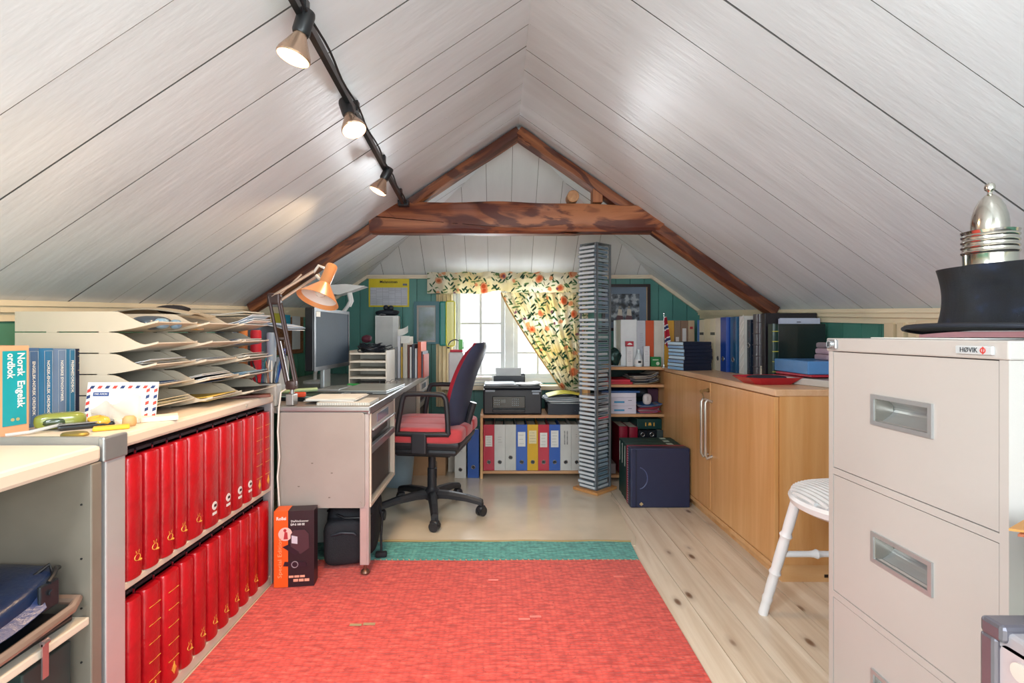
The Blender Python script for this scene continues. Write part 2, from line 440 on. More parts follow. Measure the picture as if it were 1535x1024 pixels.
wall_right = kneewall('wall_right', rx, 1, mat('#4c8676', rough=.42, var=.05, vs=5, bump=.12, bs=60, objvar=.05), .115, 0)
# ---- eave mouldings
def eave(name, fx, sx):
    mb = MB()
    for (dx, w_, z0, z1) in ((0, .012, -.062, -.008), (0, .026, -.034, -.006), (0, .034, -.014, .004)):
        vs = []
        for y in (YR, DB):
            X = fx(y); H = 1 + roofh(X)
            vs += [(X, y, H + z0), (X - sx * w_, y, H + z0), (X - sx * w_, y, H + z1), (X, y, H + z1)]
        fs = [(0, 1, 5, 4), (1, 2, 6, 5), (2, 3, 7, 6), (3, 0, 4, 7), (0, 3, 2, 1), (4, 5, 6, 7)]
        mb.add(vs, fs)
    return mb.build(name, CREAM, kind='structure')
eave('trim_1', lx, -1); eave('trim_2', rx, 1)
# gable mouldings on the back wall
def bar3(mb, p, q, hw, hd, upv=(0, 1, 0)):
    p, q = Vector(p), Vector(q); d = (q - p).normalized(); a = Vector(upv); a = (a - d * a.dot(d)).normalized(); b = d.cross(a)
    vs = []
    for c in (p, q):
        for s_, t_ in ((-1, -1), (1, -1), (1, 1), (-1, 1)): vs.append(c + a * s_ * hd + b * t_ * hw)
    mb.add(vs, [(0, 1, 2, 3), (7, 6, 5, 4), (0, 4, 5, 1), (1, 5, 6, 2), (2, 6, 7, 3), (3, 7, 4, 0)]); return mb
mb = MB()
bar3(mb, (hl, DB - .01, 1 + HB - .012), (hr, DB - .01, 1 + HB - .012), .014, .012)
bar3(mb, (hl, DB - .01, 1 + HB - .012), (lx(DB), DB - .01, 1 + roofh(lx(DB)) - .018), .012, .012)
bar3(mb, (hr, DB - .01, 1 + HB - .012), (rx(DB), DB - .01, 1 + roofh(rx(DB)) - .018), .012, .012)
bar3(mb, (hl, DB - .022, 1 + HB - .004), (hr, DB - .022, 1 + HB - .004), .006, .01)
mb.build('trim_3', mat('#e2d4bd', rough=.4, var=.04), kind='structure')
# ---- rear wall behind the camera, with an added window opening for the rear fill
rpoly = [(lx(YR), 0), (rx(YR), 0), (rx(YR), 1 + roofh(rx(YR))), (RX, 1 + RH), (lx(YR), 1 + roofh(lx(YR)))]
rw = MB()
for p in wallcells(rpoly, (-1.0, 1.5, .65, 1.5)): rw.prism(p, YR - .08, YR)
wall_front = rw.build('wall_front', mat('#d9d7d2', rough=.5), kind='structure')
wf = MB()
for a, b, c, d in ((-1.0, 1.5, .65, .70), (-1.0, 1.5, 1.45, 1.5), (-1.0, -.95, .65, 1.5), (1.45, 1.5, .65, 1.5), (-.2, -.15, .7, 1.45), (.65, .7, .7, 1.45)): wf.box(a, b, YR - .06, YR - .01, c, d)
wr = wf.build('added_window_2', mat('#ececea', rough=.35), kind='structure')  # added frame, out of view, around the rear fill light
# ---- two added roof window frames behind the camera, one per fill light
for nm_, side in (('added_window_3', -1), ('added_window_4', 1)):
    s_ = SL if side < 0 else -SR; xc = -.80 if side < 0 else 1.02; yc = -.30 if side < 0 else -.78; an = math.atan(s_)
    M_ = Matrix.Translation((xc, yc, 1 + roofh(xc) - .012)) @ Matrix.Rotation(-an, 4, 'Y')
    f_ = MB()
    for q in ((-.37, -.32, -.48, .48), (.32, .37, -.48, .48), (-.32, .32, -.48, -.43), (-.32, .32, .43, .48)): f_.box(q[0], q[1], q[2], q[3], -.022, .008, mtx=M_)
    wn_ = f_.build(nm_, mat('#e6e6e4', rough=.35), kind='structure')
    MB().box(-.32, .32, -.43, .43, .001, .004, mtx=M_).build('pane', mat('#dfe8ee', rough=.08), wn_)
# ---- floor: pale lye-treated pine planks with knots
FLOORM = wood('#d3c0aa', '#ecdfcd', axis=1, scale=2.2, rough=.36, bump=.08, objvar=.05, dark='#bfa88f', knots=('#6a4833', 10.0, .135))
floor = MB().box(lx(YR) - .06, rx(YR) + .06, YR - .05, DB + .08, -.08, -.02).build('floor', mat('#6b5138', rough=.9), kind='structure')
x = -1.72; k = 0; rnd = random.Random(3)
while x < 1.9:
    wd = .128; cuts = [YR] + ([rnd.uniform(.4, 3.2)] if k % 2 else []) + [DB]
    for a, b in zip(cuts[:-1], cuts[1:]):
        MB().box(x + .0013, x + wd - .0013, a + .0006, b - .0006, -.02, 0).build('floor_plank', FLOORM, floor)
    x += wd; k += 1
# ---- window 1 in the back wall
PAINT = mat('#c9cdcd', rough=.35, var=.03)
wn = MB()   # outer casing
wn.box(WX0, WX0 + .035, DB - .005, DB + .09, WZ0, WZ1); wn.box(WX1 - .035, WX1, DB - .005, DB + .09, WZ0, WZ1)
wn.box(WX0 + .035, WX1 - .035, DB - .005, DB + .09, WZ1 - .035, WZ1); wn.box(WX0 + .035, WX1 - .035, DB + .0, DB + .09, WZ0, WZ0 + .035)
wn.box(.052, .118, DB + .005, DB + .085, WZ0 + .035, WZ1 - .035)
window_1 = wn.build('window_1', PAINT, kind='structure')
arch = MB(); arch.box(WX0 - .085, WX0 + .01, DB - .022, DB - .001, WZ0 - .02, WZ1 + .06); arch.box(WX1 - .01, WX1 + .085, DB - .022, DB - .001, WZ0 - .02, WZ1 + .06); arch.box(WX0 + .01, WX1 - .01, DB - .022, DB - .001, WZ1 - .01, WZ1 + .06)
arch.build('architrave', mat('#d8c8a4', rough=.4, var=.05), window_1)
MB().box(WX0 - .07, WX1 + .07, DB - .13, DB + .03, WZ0 - .045, WZ0 - .012, bev=.005).build('window_sill', mat('#cdb99c', rough=.4), window_1)
GLASS = clearmat('#e8f0f4', .03, .02)
for cx0, cx1 in ((WX0 + .035, .052), (.118, WX1 - .035)):
    cs = MB(); f = .034; z0, z1 = WZ0 + .035, WZ1 - .035
    cs.box(cx0 + .002, cx0 + f, DB + .02, DB + .06, z0, z1); cs.box(cx1 - f, cx1 - .002, DB + .02, DB + .06, z0, z1)
    cs.box(cx0 + f, cx1 - f, DB + .02, DB + .06, z0, z0 + f); cs.box(cx0 + f, cx1 - f, DB + .02, DB + .06, z1 - f, z1)
    sash = cs.build('sash', PAINT, window_1)
    gb = MB(); xm = (cx0 + cx1) / 2
    gb.box(xm - .009, xm + .009, DB + .025, DB + .052, z0 + f, z1 - f)
    zs = [.85, 1.077]
    for z in zs: gb.box(cx0 + f, cx1 - f, DB + .026, DB + .051, z - .008, z + .008)
    gb.build('glazing_bar', PAINT, sash)
    zz = [z0 + f] + zs + [z1 - f]
    for i in range(3):
        for xa, xb in ((cx0 + f, xm - .009), (xm + .009, cx1 - f)):
            MB().box(xa, xb, DB + .036, DB + .039, zz[i] + (.008 if i else 0), zz[i + 1] - (.008 if i < 2 else 0)).build('pane', GLASS, sash)
# ---- low casing with a pale hatch in the right knee wall
def rwbox(mb, y0, y1, z0, z1, o0, o1):
    vs = []
    for y in (y0, y1):
        X = rx(y); vs += [(X - o0, y, z0), (X - o1, y, z0), (X - o1, y, z1), (X - o0, y, z1)]
    mb.add(vs, [(0, 1, 5, 4), (1, 2, 6, 5), (2, 3, 7, 6), (3, 0, 4, 7), (0, 3, 2, 1), (4, 5, 6, 7)])
cas = MB()
for y0, y1 in ((2.14, 2.185), (2.09, 2.12), (2.03, 2.065), (1.45, 1.50)): rwbox(cas, y0, y1, .02, 1.045, 0, .022)
rwbox(cas, 1.5, 2.03, 1.03, 1.052, 0, .02)
door_1 = cas.build('door_1', mat('#e3cba6', rough=.4, var=.06), kind='structure')
h1 = MB(); rwbox(h1, 1.5, 2.03, .03, 1.006, 0, .008); h1.build('door_panel', mat('#d9a3ad', rough=.4, var=.04), door_1)
h2 = MB(); rwbox(h2, 1.5, 2.03, 1.007, 1.03, 0, .01); h2.build('door_rail', mat('#e4e6ea', rough=.4), door_1)
# left wall: cream post near the corkboard
def lwbox(mb, y0, y1, z0, z1, o0, o1):
    vs = []
    for y in (y0, y1):
        X = lx(y); vs += [(X + o0, y, z0), (X + o1, y, z0), (X + o1, y, z1), (X + o0, y, z1)]
    mb.add(vs, [(0, 4, 5, 1), (1, 5, 6, 2), (2, 6, 7, 3), (3, 7, 4, 0), (0, 1, 2, 3), (4, 7, 6, 5)])
pm = MB(); lwbox(pm, 2.82, 2.99, .02, 1 + roofh(lx(2.9)) - .04, 0, .02); pm.build('trim_4', CREAM, kind='structure')

# ---- roof truss: rough red-brown timber
BEAM = wood('#84462a', '#b0704a', axis=0, scale=1.7, rough=.5, bump=.9, dark='#4e241a', knots=('#2e140e', 3.6, .07), patch=('#4c1f1c', 2.6))
RAFT = wood('#7a442a', '#a86c44', axis=0, scale=1.8, rough=.55, bump=.9, dark='#46231a', patch=('#4a241c', 3.2))
def timber(p, q, hw, hd, name, m, parent, seed, normal=(0, 1, 0), n=26, wob=.004, taper=0, cutp=None, cutq=None):
    """rough hewn timber from p to q: hw half height across, hd half depth"""
    p, q = Vector(p), Vector(q); L = (q - p).length; d = (q - p).normalized(); a = Vector(normal).normalized(); b = a.cross(d)
    if b.z < 0: b = -b
    rnd = random.Random(seed); ph = [rnd.uniform(0, 6.28) for _ in range(12)]
    ring = [(-1, -.82), (-.82, -1), (.0, -1.02), (.82, -1), (1, -.82), (1.02, 0), (1, .82), (.82, 1), (0, 1.02), (-.82, 1), (-1, .82), (-1.02, 0)]
    vs = []
    for i in range(n + 1):
        t = i / n
        for k, (s_, t_) in enumerate(ring):
            w1 = wob * (sin(9 * t + ph[k]) + .6 * sin(23 * t + ph[(k * 5) % 12])) 
            dd = 0
            if i == 0 and cutp: dd = -cutp * t_
            if i == n and cutq: dd = cutq * t_
            vs.append(p + d * (t * L - dd) + a * (s_ * hd + w1 * (1 if s_ > 0 else -1)) + b * (t_ * (hw + taper * (.5 - t)) + w1))
    fs = []; m_ = len(ring)
    for i in range(n):
        for k in range(m_): A = i * m_ + k; B = i * m_ + (k + 1) % m_; fs.append((A, B, B + m_, A + m_))
    fs.append(tuple(range(m_ - 1, -1, -1))); o = n * m_; fs.append(tuple(range(o, o + m_)))
    mb = MB(); mb.smooth = True; mb.add([Vector(v) for v in vs], fs)
    ob = mb.build(name, m, parent)
    return ob
TY = 2.95
truss = thing('roof_truss', 'rough red-brown timber roof truss with a heavy tie beam crossing below the ridge', 'roof truss', (0, 0, 0), kind='structure')
def along(name, p, q, hw, hd, seed, m=RAFT, **kw):
    """each timber is a mesh whose local x runs along it, so that the grain follows"""
    p, q = Vector(p), Vector(q); mid = (p + q) / 2; d = (q - p).normalized(); L = (q - p).length
    rot = Matrix.Rotation(-atan2(d.z, d.x), 4, 'Y')
    ob = timber((-L / 2, 0, 0), (L / 2, 0, 0), hw, hd, name, m, truss, seed, **kw)
    ob.matrix_local = Matrix.Translation(mid) @ rot
    return ob
bt = along('tie_beam', (-.80, TY, 1.662), (.985, TY, 1.658), .083, .06, 2, BEAM, taper=.012, cutp=-1.25, cutq=-1.15)
def rp(x, dn): return (x, TY, 1 + roofh(x) - dn)
along('rafter', rp(RX + .0, .045), rp(lx(TY) + .04, .034), .027, .05, 5, wob=.003)
along('rafter', rp(RX + .0, .045), rp(rx(TY) - .04, .036), .030, .05, 8, wob=.003)
# blocks on the beam
lg = MB(); lg.lathe([(.030, 0), (.034, .004), (.034, .085), (.03, .09)], (0, 0, .034), 20, axis=1)
tag(lg.build('round_wood_offcut', wood('#9c6b48', '#c79a70', axis=1, scale=5, rough=.6), loc=(.4255, TY - .055, 1.747)), 'short round log offcut lying on the tie beam', 'wood block')
MB().box(-.028, .028, 0, .08, 0, .08, bev=.004).build('square_wood_offcut', wood('#8e5536', '#b87b52', axis=2, scale=5, rough=.6), loc=(.567, TY - .045, 1.748), label='squared wood offcut standing on the tie beam right of the log', category='wood block')
# ================================================================= big furniture
# ---- vinyl floor sheet and rug
MATM = mat('#dccdb6', rough=.18, var=.09, vs=3.2, bump=.03, bs=8, coat=.3)
m_ = MB(); rnd = random.Random(1)
edge = [(-1.25, 2.40), (.645, 2.40)] + [(.66 + .05 * i / 12 + rnd.uniform(-.012, .012), 2.42 + .92 * i / 12) for i in range(13)] + [(.70, 3.80), (-1.25, 3.80)]
m_.prism(edge, .0005, .0035, 'xy')
tag(m_.build('floor_mat', MATM), 'worn glossy tan floor sheet under the office chair', 'floor mat')
def rugmat(base, dark, lo):
    m, nt, b = newmat('woven'); co = coords(nt, (1, 1, 1))
    v = N(nt, 'ShaderNodeTexVoronoi'); v.inputs['Scale'].default_value = 1.0; v.inputs['Randomness'].default_value = .35
    mp = N(nt, 'ShaderNodeMapping'); mp.inputs['Scale'].default_value = (52, 92, 1); nt.links.new(co, mp.inputs[0]); nt.links.new(mp.outputs[0], v.inputs['Vector'])
    n = N(nt, 'ShaderNodeTexNoise'); n.inputs['Scale'].default_value = 1; n.inputs['Detail'].default_value = 5
    mp2 = N(nt, 'ShaderNodeMapping'); mp2.inputs['Scale'].default_value = (22, 70, 1); nt.links.new(co, mp2.inputs[0]); nt.links.new(mp2.outputs[0], n.inputs['Vector'])
    c = ramp(nt, n.outputs[0], [(.3, dark), (.55, base), (.8, lo)])
    f = ramp(nt, v.outputs['Distance'], [(.38, (0, 0, 0)), (.72, (.55, .55, .55))])
    c = mixc(nt, f, c, dark)
    n3 = N(nt, 'ShaderNodeTexNoise'); n3.inputs['Scale'].default_value = 60; nt.links.new(co, n3.inputs['Vector'])
    f3 = ramp(nt, n3.outputs[0], [(.64, (0, 0, 0)), (.70, (.8, .8, .8))])
    c = mixc(nt, f3, c, dark)
    nt.links.new(c, b.inputs['Base Color']); b.inputs['Roughness'].default_value = .9; b.inputs['Sheen Weight'].default_value = .2
    bp = N(nt, 'ShaderNodeBump'); bp.inputs['Strength'].default_value = .7; bp.inputs['Distance'].default_value = .004; bp.invert = True
    nt.links.new(v.outputs['Distance'], bp.inputs['Height']); nt.links.new(bp.outputs[0], b.inputs['Normal'])
    return m
RUGRED = rugmat('#d6493c', '#a52c22', '#e26c5a'); RUGTEAL = rugmat('#4fa39a', '#2c6f6b', '#7cc0b2')
rug = thing('woven_rug', 'red flat-woven rag rug with a teal end band', 'rug', (0, 0, 0))
def rugpiece(name, y0, y1, m, x1a, x1b):
    def fn(u, v):
        y = y0 + (y1 - y0) * v; x = -.896 + (x1a + (x1b - x1a) * v + .896) * u
        return (x, y + .004 * sin(7 * u + y0), .0075 + .0012 * sin(5 * x + 3 * y) + .0008 * sin(17 * x))
    mb = MB(); mb.grid(fn, 40, 16, thick=.007); return mb.build(name, m, rug, smooth=True)
rugpiece('red_field', .95, 2.235, RUGRED, .600, .618); rugpiece('teal_band', .75, .949, RUGTEAL, .598, .600); rugpiece('teal_band', 2.236, 2.435, RUGTEAL, .618, .63)
fr = MB()
for i in range(61): fr.tube([(-.89 + i * .0249, 2.236, .010), (-.89 + i * .0249 + .004, 2.228, .011)], .0025, 5)
fr.build('stitching', mat('#c9a184'), rug)
fr = MB(); fr.tube([(-.89 + 1.52 * i / 30, 2.437 + .003 * sin(i), .009) for i in range(31)], .0045, 6); fr.build('edge_binding', mat('#a89060', rough=.8), rug)
for (x, y, c) in ((-.44, 1.74, 0), (-.485, 1.735, 0), (.09, 1.77, 1), (.13, 1.785, 1), (.49, 2.08, 1), (-.02, 2.05, 1)):
    MB().box(x - .020, x + .020, y - .006, y + .006, .009, .0105).build('repair_stitch', mat('#e8766a') if c else mat('#a8906c'), rug)

# ---- grey steel filing cabinet (faces the room, to the left)
CABM = mat('#b9b2ae', rough=.42, var=.025, vs=3, bump=.03, bs=300)
cab = thing('filing_cabinet', 'tall light grey steel filing cabinet with recessed handles, right foreground', 'filing cabinet', (.8485, 0, 0))
Y0, Y1 = .846, 1.312
c = MB()
c.box(.012, .62, Y0 + .002, Y0 + .018, .0, .955); c.box(.012, .62, Y1 - .018, Y1 - .002, .0, .955)
c.box(.60, .62, Y0 + .018, Y1 - .018, 0, .955); c.box(.03, .60, Y0 + .018, Y1 - .018, .02, .035)
for z0, z1 in ((.0, .035), (.334, .350), (.645, .661)): c.box(.0, .03, Y0 + .018, Y1 - .018, z0, z1)
c.box(0, .012, Y0 + .002, Y0 + .018, 0, .955); c.box(0, .012, Y1 - .018, Y1 - .002, 0, .955)
c.build('cabinet_body', CABM, cab)
MB().box(-.004, .624, Y0 - .002, Y1 + .002, .9555, .988, bev=.003).build('cabinet_lid', CABM, cab)
HND = mat('#b9babb', rough=.32, metal=.6, var=.02); HNDI = mat('#a8a49c', rough=.25, metal=.7)
for k, (z0, z1) in enumerate(((.663, .9535), (.352, .643), (.037, .332))):
    d = MB(); a, b = Y0 + .020, Y1 - .020
    hy0, hy1 = 1.005, 1.150; hz = z1 - .125; hz0, hz1 = hz - .025, hz + .025    # recess opening
    d.box(.001, .014, a, hy0, z0, z1); d.box(.001, .014, hy1, b, z0, z1); d.box(.001, .014, hy0, hy1, z0, hz0); d.box(.001, .014, hy0, hy1, hz1, z1)
    dr = d.build('drawer', CABM, cab)
    h = MB(); f = .009
    for q in ((hy0 - f, hy0, hz0 - f, hz1 + f), (hy1, hy1 + f, hz0 - f, hz1 + f), (hy0, hy1, hz0 - f, hz0), (hy0, hy1, hz1, hz1 + f)): h.box(-.004, .003, *q)
    def cup(u, v):
        t = v; z = hz0 + (hz1 - hz0) * t; dd = .042 * sin(pi * min(1, t * .70 + .12)) 
        return (.0 + dd, hy0 + (hy1 - hy0) * u, z)
    h.grid(cup, 6, 10, thick=-.002)
    hd = h.build('recessed_handle', HND, dr)
    for yy in (hy0, hy1 - .002): MB().box(.0, .040, yy, yy + .002, hz0, hz1).build('handle_end', HNDI, hd)
lk = MB(); lk.box(-.012, -.003, 1.268, 1.302, .961, .985, bev=.003); lk.cyl((-.0165, 1.287, .973), .009, .0045, 18, axis=0)
l1 = lk.build('lock', mat('#c5c8cc', rough=.25, metal=.8), cab); MB().box(-.0185, -.0165, 1.286, 1.288, .967, .979).build('keyhole', mat('#222222'), l1)
MB().box(-.009, -.0035, .868, .938, .963, .978, bev=.0015).build('name_plate', mat('#d9dce0', rough=.3, metal=.3), cab)
text('HØVIK', .0125, mat('#30343a'), cab, (-.0095, .911, .9705), '-x', fitw=.034)
rl = MB(); rl.tube([(-.0095, .884 + .0045 * cos(a), .9705 + .0045 * sin(a)) for a in [i * pi / 5 for i in range(10)]], .001, 5, closed=True); rl.tube([(-.0095, .884, .964), (-.0095, .884, .977)], .0009, 5)
rl.build('emblem', mat('#c23b33'), cab)

# ---- beech cupboard
BEECH = wood('#cf965a', '#e2b07a', axis=2, scale=2.4, rough=.28, bump=.04)
BEECHX = wood('#d0985e', '#e2b684', axis=0, scale=2.4, rough=.36, bump=.04)
BEECHY = wood('#d0a076', '#e2bd98', axis=1, scale=2.4, rough=.36, bump=.04)
cup = thing('beech_cupboard', 'two-door beech cupboard along the right wall with long bar handles', 'cupboard', (1.112, 2.05, 0))
L = 1.37; W = .44; H = .775
c = MB(); c.box(.018, W, 0, .019, .07, H - .028); c.box(.018, W, L - .019, L, .07, H - .028); c.box(W - .01, W, .019, L - .019, .07, H - .028); c.box(.018, W - .01, .019, L - .019, .07, .09)
c.build('carcass', BEECH, cup)
MB().box(.0, W, .0, L, H - .028, H, bev=.004).build('top_panel', BEECHY, cup)
c = MB(); c.box(.03, W, .004, L - .004, 0, .07); c.box(-.004, .03, .0, L, .05, .069); c.build('plinth', BEECHX, cup)
MB().box(.2, .215, .002, .0042, .018, .03).build('cable_hole', mat('#1c1612'), cup)
for y0, y1, hy in ((.003, .620, .66), (.624, L - .003, .73)):
    d = MB().box(-.002, .016, y0, y1, .073, H - .031, bev=.002).build('cupboard_door', BEECH, cup)
    h = MB(); hh = (.66, .665)[0]
    yy = .597 if y0 < .1 else .648
    h.tube([(-.002, yy, .645), (-.03, yy, .655), (-.038, yy, .640), (-.038, yy, .370), (-.03, yy, .352), (-.002, yy, .362)], .0075, 10)
    h.smooth = True; h.build('bar_handle', mat('#c9c4bc', rough=.25, metal=.7), d, smooth=True)
k = MB(); k.cyl((-.012, .640, .700), .011, .012, 16, axis=0); k.box(-.034, -.012, .637, .640, .694, .706); k.lathe([(.010, 0), (.010, .003)], (-.04, .6385, .694), 14, axis=1); k.tube([(-.036, .6385, .69), (-.032, .636, .668), (-.03, .64, .655)], .0028, 6)
k.build('key_in_lock', mat('#9a8560', rough=.3, metal=.9), cup)

# ---- white chair with turned bamboo-style legs and corded seat pad
CHW = mat('#e9e9ec', rough=.35, var=.03)
ch = thing('white_side_chair', 'white painted side chair with bamboo-turned legs and ribbed seat pad', 'chair', (1.165, 1.615, 0))
s = MB(); s.smooth = True; s.lathe([(.10, .432), (.185, .430), (.212, .444), (.218, .462), (.212, .472), (.10, .474)], (0, 0, 0), 40, sx=1, sy=.98); s.build('seat', CHW, ch)
p = MB(); p.smooth = True
def pad(u, v):
    a = 2 * pi * u; r = .205 * v; return (r * cos(a), r * sin(a) * .98, .474 + .022 * (1 - v ** 4) + .0)
p.grid(pad, 40, 10)
p.build('cushion_base', mat('#cfcfd0', rough=.8), ch)
pc = MB(); pc.smooth = True
for i in range(25):
    x = -.195 + i * .01625; hw = sqrt(max(0, .203 ** 2 - x * x))
    if hw > .02: pc.tube([(x, -hw + 2 * hw * t / 10, .4745 + .024 * (1 - (min(1, sqrt(x * x + (-hw + 2 * hw * t / 10) ** 2) / .206)) ** 4)) for t in range(11)], .0078, 6)
pc.build('corded_cushion', mat('#e4e4e6', rough=.85, bump=.3, bs=500), ch)
for sx, sy in ((-1, 1), (1, 1), (-1, -1), (1, -1)):
    a = Vector((sx * .155, sy * .115, .436)); b = Vector((sx * .222, sy * .205, 0)); lg = MB(); lg.smooth = True
    n = 40; pts = []; rr = []
    for i in range(n + 1):
        t = i / n; r = .0175 - .003 * abs(t - .45)
        for q in (.30, .62, .86):
            dq = abs(t - q); r += .006 * math.exp(-(dq / .014) ** 2) - .002 * math.exp(-(dq / .05) ** 2)
        pts.append(a.lerp(b, t)); rr.append(r)
    lg.tube(pts, rr, 14); lg.build('leg', CHW, ch)
def strch(p, q, nm='stretcher'):
    lg = MB(); lg.smooth = True; p, q = Vector(p), Vector(q); n = 30
    lg.tube([p.lerp(q, i / n) for i in range(n + 1)], [.0105 + .006 * math.exp(-((i / n - .33) / .025) ** 2) + .006 * math.exp(-((i / n - .67) / .025) ** 2) for i in range(n + 1)], 12); return lg.build(nm, CHW, ch)
strch((-.183, .155, .235), (.183, .155, .235)); strch((-.183, -.155, .235), (.183, -.155, .235)); strch((0, -.155, .235), (0, .155, .235))
bk = MB(); bk.smooth = True
for i in range(6): yy = -.13 + i * .052; bk.tube([(.17, yy, .46), (.215, yy * 1.2, .80)], .006, 8)
bk.build('back_spindle_row', CHW, ch); bk = MB(); bk.smooth = True; bk.tube([(.215 - .02 * (1 - abs(t / 8 - 1)) * 0 + .0, -.19 + .38 * t / 16, .80 + .02 * sin(pi * t / 16)) for t in range(17)], .014, 10); bk.build('top_rail', CHW, ch)

# ---- left shelf units
SHM = mat('#d8cab8', rough=.38, var=.03, vs=4); SHPOST = mat('#c9c6c8', rough=.3, metal=.45, var=.03); SHBACK = mat('#857d70', rough=.6)
XF = -.903
def shelfunit(name, label, y0, y1, top, shelves, posts, depth=.45, tt=.035):
    t = thing(name, label, 'shelf unit', (XF, 0, 0))
    MB().box(-depth, 0, y0, y1, top - tt, top, bev=.009).build('top_board', SHM, t)
    for z in shelves:
        th = .018 if z > .1 else .035
        MB().box(-depth + .01, -.004, y0 + posts[0], y1 - posts[1], z - th, z, bev=.003).build('shelf_board', SHM, t)
    MB().box(-depth, -depth + .008, y0, y1, .0, top - tt).build('back_panel', SHBACK, t)
    for a, b in ((y0, y0 + posts[0]), (y1 - posts[1], y1)):
        if b > a: MB().box(-depth + .01, 0, a, b, 0, top - tt, bev=.003).build('side_panel', SHPOST if a > 1.14 else mat('#7f776c', rough=.45, metal=.1), t)
    return t
sh1 = shelfunit('record_shelf', 'cream topped low metal shelf unit holding the red stamp albums', 1.175, 2.055, .758, (.392, .036), (.062, .02))
cp = MB(); cp.box(-.012, .004, 1.165, 1.24, .705, .762, bev=.004); cp.box(-.30, .002, 1.168, 1.178, .715, .7625); cp.build('corner_cap', mat('#aeb0b2', rough=.3, metal=.7), sh1)
MB().cyl((.0005, 1.83, .741), .006, .002, 16, axis=0).build('plug_button', mat('#bdb6aa'), sh1)
hs = MB()
for z in (.2, .3, .5, .6): hs.cyl((-.02, 1.2388, z), .002, .002, 8, axis=1)
sh2 = shelfunit('open_shelf', 'nearest low shelf unit on the left with an empty upper bay', .15, 1.163, .747, (.372, .036), (.0, .03), tt=.038)
sc = MB()
for z in (.62, .50, .39, .27): sc.cyl((-.022, 1.131, z), .0022, .004, 8, axis=1)
sc.build('screw_hole', mat('#1b1b1b'), sh2)
ck = MB(); ck.box(.0, .003, 1.008, 1.022, .315, .385); ck.tube([(.0015, 1.008, .386), (.0015, 1.022, .386)], .006, 8); ck.build('shelf_clip', mat('#b8a0a0', rough=.25, metal=.8), sh2)

# ---- desk
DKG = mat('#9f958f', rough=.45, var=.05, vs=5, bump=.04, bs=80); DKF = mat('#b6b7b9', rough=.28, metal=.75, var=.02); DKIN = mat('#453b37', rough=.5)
desk = thing('office_desk', 'grey steel office desk with drawer pedestals along the left wall', 'desk', (-.53, 2.09, 0))
XL = -.86
MB().box(XL + .005, -.004, .0, 1.76, .672, .698, bev=.004).build('desk_top', mat('#8e8a86', rough=.3, var=.05), desk)
fr = MB(); fr.box(-.006, .006, -.006, 1.76, .668, .702, bev=.004); fr.box(-.378, .004, -.010, .006, .680, .702, bev=.005)
fr.build('edge_profile', DKF, desk)
# near pedestal: rounded side panel
def roundrect(x0, x1, z0, z1, r, n=5):
    out = []
    for cx, cz, a0 in ((x1 - r, z0 + r, -90), (x1 - r, z1 - r, 0), (x0 + r, z1 - r, 90), (x0 + r, z0 + r, 180)):
        for i in range(n + 1): a = R(a0 + 90 * i / n); out.append((cx + r * cos(a), cz + r * sin(a)))
    return out
def pedestal(yo, w_, first):
    ped = MB(); ped.box(-.375, -.02, .012 + yo, .03 + yo, .29, .67); ped.box(-.375, -.02, w_ - .018 + yo, w_ + yo, .29, .67); ped.box(-.375, -.36, yo + .03, yo + w_ - .018, .29, .67); ped.box(-.36, -.02, yo + .03, yo + w_ - .018, .285, .300)
    pe = ped.build('pedestal', DKG, desk)
    if first:
        sp = MB(); sp.prism(roundrect(-.372, -.016, .287, .677, .014), -.006, .010, 'xz'); s_ = sp.build('side_panel', DKG, desk)
        for x_, z_ in ((-.035, .66), (-.035, .305)): MB().cyl((x_, -.008, z_), .008, .003, 18, axis=1).build('plug_button', mat('#a0958e', rough=.4), s_)
        sc_ = MB()
        for x_, z_ in ((-.23, .47), (-.285, .375), (-.15, .43), (-.16, .33)): sc_.box(x_ - .004, x_ + .004, -.0066, -.0061, z_ - .002, z_ + .002, mtx=None)
        sc_.build('scuff_mark', mat('#6d625b'), s_)
    # front: two shallow drawers and a deep open file frame
    d1 = MB(); d1.box(-.014, .004, yo + .03, yo + w_ - .02, .600, .664); q = d1.build('drawer', mat('#b2a9a1', rough=.4), desk)
    MB().box(.004, .0065, yo + .12, yo + w_ - .16, .617, .652).build('label_holder', mat('#8b93a8', rough=.15, metal=.3), q)
    MB().box(.004, .014, yo + .03, yo + w_ - .02, .596, .604, bev=.002).build('drawer_pull', DKF, q)
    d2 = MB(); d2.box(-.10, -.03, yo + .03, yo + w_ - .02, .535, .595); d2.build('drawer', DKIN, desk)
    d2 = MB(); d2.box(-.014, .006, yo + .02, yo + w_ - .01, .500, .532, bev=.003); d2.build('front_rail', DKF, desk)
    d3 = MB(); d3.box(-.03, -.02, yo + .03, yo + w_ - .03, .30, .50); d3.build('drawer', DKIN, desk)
    f3 = MB(); yA, yB = yo + .012, yo + w_
    f3.box(-.018, .006, yA, yB, .283, .300, bev=.003); f3.box(-.018, .006, yB - .018, yB, .300, .672, bev=.003); f3.box(-.018, .006, yA, yA + .014, .300, .672, bev=.003)
    f3.build('front_frame', SHM, desk)
pedestal(0, .50, True); pedestal(1.30, .455, False)
